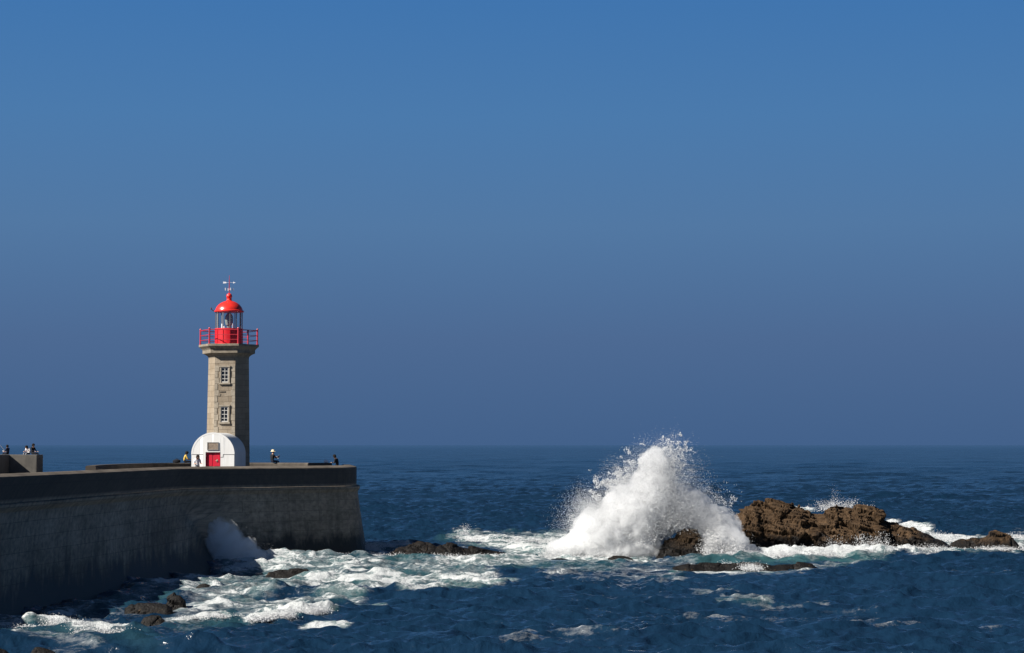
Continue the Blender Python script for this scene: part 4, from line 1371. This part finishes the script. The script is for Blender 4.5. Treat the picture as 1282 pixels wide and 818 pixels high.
def person(loc_, facing, label, pose, shirt, trousers, changes=None, hair=M_hair, hat=None, scale=1.0, forearm_skin=True, shin=None):
    scale = scale * 1.07
    J = {k: Vector(v) for k, v in pose.items()}
    for k, v in (changes or {}).items():
        J[k] = Vector(v)
    names = list(J)
    verts = [J[k] for k in names]
    rad = [RAD.get(k, RAD.get(k[:2], 0.05)) for k in names]
    kinds = {}
    edges = [(names.index(a), names.index(b)) for a, b in BONES]
    segs = [(J[a], J[b], a, b) for a, b in BONES]
    # palm, four fingers and a thumb on each wrist
    for s in 'LR':
        w = J['wr' + s]
        d = (w - J['el' + s]).normalized()
        side = d.cross(Vector((0, 0, 1)))
        side = side.normalized() if side.length > 0.1 else Vector((1, 0, 0))
        dn = side.cross(d)
        wi = names.index('wr' + s)
        pi = len(verts); verts.append(w + d * 0.07); rad.append(0.028); edges.append((wi, pi)); segs.append((w, w + d * 0.2, 'wr' + s, 'hand'))
        for k, (o_, L_) in enumerate(((-.03, .065), (-.01, .078), (.01, .073), (.03, .058))):
            k0 = verts[pi] + side * o_ + d * 0.02
            a_ = len(verts); verts.append(k0); rad.append(0.0095); edges.append((pi, a_))
            verts.append(k0 + d * L_ * 0.55 - dn * 0.008); rad.append(0.009); edges.append((a_, a_ + 1))
            verts.append(k0 + d * L_ - dn * 0.03); rad.append(0.0075); edges.append((a_ + 1, a_ + 2))
        k0 = w + d * 0.04 + side * (0.035 if s == 'L' else -0.035)
        a_ = len(verts); verts.append(k0); rad.append(0.012); edges.append((pi, a_))
        verts.append(k0 + d * 0.04 + side * (0.02 if s == 'L' else -0.02)); rad.append(0.009); edges.append((a_, a_ + 1))
    # nose
    f = (J['head'] + J['chin']) / 2
    fw = Vector((0, 1, 0))
    a_ = len(verts); verts.append(f + fw * 0.105 + Vector((0, 0, 0.01))); rad.append(0.016); edges.append((names.index('head'), a_))
    me = bpy.data.meshes.new('person')
    me.from_pydata([tuple(v) for v in verts], edges, [])
    tmp = bpy.data.objects.new('tmp_body', me)
    COL.objects.link(tmp)
    md = tmp.modifiers.new('s', 'SKIN')
    for i, sv in enumerate(me.skin_vertices[0].data):
        sv.radius = (rad[i], rad[i] * (0.72 if names[i:i + 1] and names[i] in ('pelvis', 'spine', 'chest') else 1.0))
        sv.use_root = (i == 0)
    tmp.modifiers.new('d', 'SUBSURF').levels = 1
    dg = bpy.context.evaluated_depsgraph_get()
    me2 = bpy.data.meshes.new_from_object(tmp.evaluated_get(dg))
    bpy.data.objects.remove(tmp, do_unlink=True)
    me2.name = 'person'
    o = link_mesh('person', me2, [shirt, trousers, SKIN, M_shoe], None, True)
    def zone(p):
        best, bd, bt = None, 9, 0
        for a, b, na, nb in segs:
            ab = b - a
            t = max(0, min(1, (p - a).dot(ab) / max(ab.length_squared, 1e-9)))
            q = (p - (a + ab * t)).length - RAD.get(na, RAD.get(na[:2], .05)) * .8
            if q < bd: best, bd, bt = (na, nb), q, t
        na, nb = best
        if nb in ('chin', 'head', 'crown', 'hand') or (na[:2] == 'el' and forearm_skin): return 2
        if na == 'chest' and nb == 'neck' and bt > 0.6: return 2
        if na[:2] == 'an': return 3
        if na[:2] == 'kn' and shin: return 2
        if na[:2] in ('hi', 'kn') or (na == 'pelvis' and nb[:2] == 'hi'): return 1
        if na == 'pelvis' and bt < 0.25: return 1
        return 0
    for p in me2.polygons:
        p.material_index = zone(p.center)
    o.location = loc_
    o.rotation_euler = (0, 0, facing)
    o.scale = (scale,) * 3
    tag(o, label, 'person')
    hd = J['head']
    if hat is None:
        mb = MB()
        n = 14
        prof = [(0.112, -0.06), (0.118, -0.01), (0.112, 0.05), (0.085, 0.1), (0.04, 0.125), (0.005, 0.13)]
        rings = []
        for rr2, zz in prof:
            ring = []
            for j in range(n):
                a = 2 * math.pi * j / n
                fx = math.sin(a) * rr2
                fy = math.cos(a) * rr2 * 1.1 - 0.012
                z2 = zz + (0.06 if (math.cos(a) > 0.35 and zz < 0.04) else (-0.05 if zz < 0 else 0))
                ring.append((hd.x + fx, hd.y + fy, hd.z + z2))
            rings.append(ring)
        mb.rings(rings, False)
        mb.build('hair', hair, o, True)
    else:
        mb = MB()
        mb.lathe([(0.2, 0.02), (0.21, 0.03), (0.2, 0.04), (0.125, 0.06), (0.118, 0.14), (0.09, 0.17), (0.01, 0.175)], 18, M=Matrix.Translation(hd))
        mb.build('hat', hat, o, True)
    return o
def spot(px, py, Y):
    return tuple(at(px, py, Y))
Ylw = 155.6
p = person((at(231, 578, Ylw).x, Ylw + 0.0, 6.68), R(-75), 'person in a yellow shirt sitting on the low wall beside the white porch', SIT, M_yellow, M_black,
           dict(chest=(0, .07, .47), neck=(0, .12, .58), chin=(0, .16, .65), head=(0, .18, .735), crown=(0, .17, .81), shL=(-.17, .08, .52), shR=(.17, .08, .52), elL=(-.22, .22, .28), elR=(.22, .22, .28), wrL=(-.12, .44, .24), wrR=(.12, .44, .24)))
bag = MB()
bag.lathe([(0.04, 0.0), (0.2, 0.03), (0.24, 0.12), (0.21, 0.22), (0.1, 0.28), (0.03, 0.3)], 16, M=Matrix.Diagonal((1.35, 0.8, 1, 1)))
bg = bag.build('backpack', M_black, None, True)
mb = MB(); mb.tube([(-0.08, 0, 0.27), (-0.06, 0, 0.35), (0.06, 0, 0.35), (0.08, 0, 0.27)], 0.015, 6); mb.build('strap', M_navy, bg)
bg.location = (at(221, 578, Ylw - 0.1).x, Ylw - 0.05, 6.68)
tag(bg, 'black backpack lying on the low wall behind the person in yellow', 'bag')
person((at(247, 580, 145.2).x, 145.2, Z_DECK), R(205), 'person in white with dark hair standing at the left corner of the white porch', STAND, M_whitec, M_grey,
       dict(neck=(0, .06, 1.45), chin=(0, .11, 1.5), head=(0, .13, 1.58), crown=(0, .12, 1.66), wrL=(-.2, .3, 1.1), wrR=(.2, .3, 1.1)))
Yh = 158.3
p = person((at(341, 579, Yh).x, Yh, 6.68), R(-50), 'person in a straw hat and black top, sitting and holding up a tablet', SIT, M_black, M_navy,
           dict(wrR=(.12, .42, .42), wrL=(-.12, .42, .42), elL=(-.22, .18, .32), elR=(.22, .18, .32)), hat=M_straw, scale=1.03)
tb = MB()
tb.box(-0.1, 0.1, -0.008, 0.008, -0.14, 0.14)
t1 = tb.build('tablet', M_pale, None, bevel=0.004)
mb = MB(); mb.box(-0.09, 0.09, -0.011, -0.0085, -0.125, 0.125); mb.build('screen', M_pane, t1)
fd = Vector((math.sin(R(50)), math.cos(R(50)), 0))
t1.location = Vector(p.location) + fd * 0.6 + Vector((0, 0, 0.47))
t1.rotation_euler = (R(-25), 0, R(-50))
tag(t1, 'pale tablet held by the person in the straw hat', 'tablet')
person((at(422, 580, 153.4).x, 153.4, Z_DECK), R(70), 'person in dark clothes standing alone at the end of the breakwater', STAND, M_black, M_black,
       dict(chest=(0, .07, 1.27), neck=(0, .14, 1.42), chin=(0, .2, 1.47), head=(0, .22, 1.56), crown=(0, .21, 1.64), shL=(-.18, .08, 1.34), shR=(.18, .08, 1.34), wrL=(-.2, .3, 1.1), wrR=(.2, .3, 1.1), elL=(-.24, .1, 1.08), elR=(.24, .1, 1.08)), scale=1.0, forearm_skin=False)
mb = MB()
mb.lathe([(0.1, 0.0), (0.17, 0.02), (0.18, 0.1), (0.15, 0.19), (0.05, 0.24)], 14, M=Matrix.Diagonal((1.1, 0.8, 1, 1)))
b2_ = mb.build('bag', M_whitec, None, True)
mb = MB(); mb.tube([(-0.05, 0, 0.22), (-0.04, 0, 0.3), (0.04, 0, 0.3), (0.05, 0, 0.22)], 0.012, 6); mb.build('handle', M_whitec, b2_)
b2_.location = (lp[-2][0], lp[-2][1], 6.68)
tag(b2_, 'white bag left on the low wall near the lone person in dark clothes', 'bag')
zpt = zt + 0.005
person((at(41, 569, 150.9).x, 150.9, zpt), R(-120), 'person in dark clothes sitting on the concrete platform, taller of the pair', SIT, M_black, M_black, None, forearm_skin=False, scale=0.88)
person((at(36, 569, 151.2).x, 151.2, zpt), R(150), 'person in a pale top sitting on the concrete platform close to the one in dark', SIT, M_whitec, M_grey,
       dict(chest=(0, .12, .42), neck=(0, .2, .5), chin=(0, .26, .54), head=(0, .28, .61), crown=(0, .27, .68), shL=(-.17, .14, .47), shR=(.17, .14, .47)), scale=0.88)
p = person((at(9.5, 569, 151.3).x, 151.3, zpt), R(60), 'person in a dark top sitting with a fishing rod on the concrete platform', SIT, M_navy, M_black, None, scale=0.78)
mb = MB()
q0 = Vector(p.location) + Vector((-0.25, 0.1, 0.3))
q1 = Vector(at(-6, 552, 152.5))
mb.tube([q0, q0.lerp(q1, 0.5) + Vector((0, 0, 0.05)), q1], [0.02, 0.014, 0.006], 6)
o = mb.build('fishing_rod', M_dark, None, True)
mb = MB(); mb.lathe([(0.04, -0.03), (0.05, 0), (0.04, 0.03)], 10, M=Matrix.Translation(q0 + Vector((-0.1, 0.01, -0.03)))); mb.build('reel', M_pale, o)
tag(o, 'thin dark fishing rod held out over the sea at the far left', 'fishing rod')
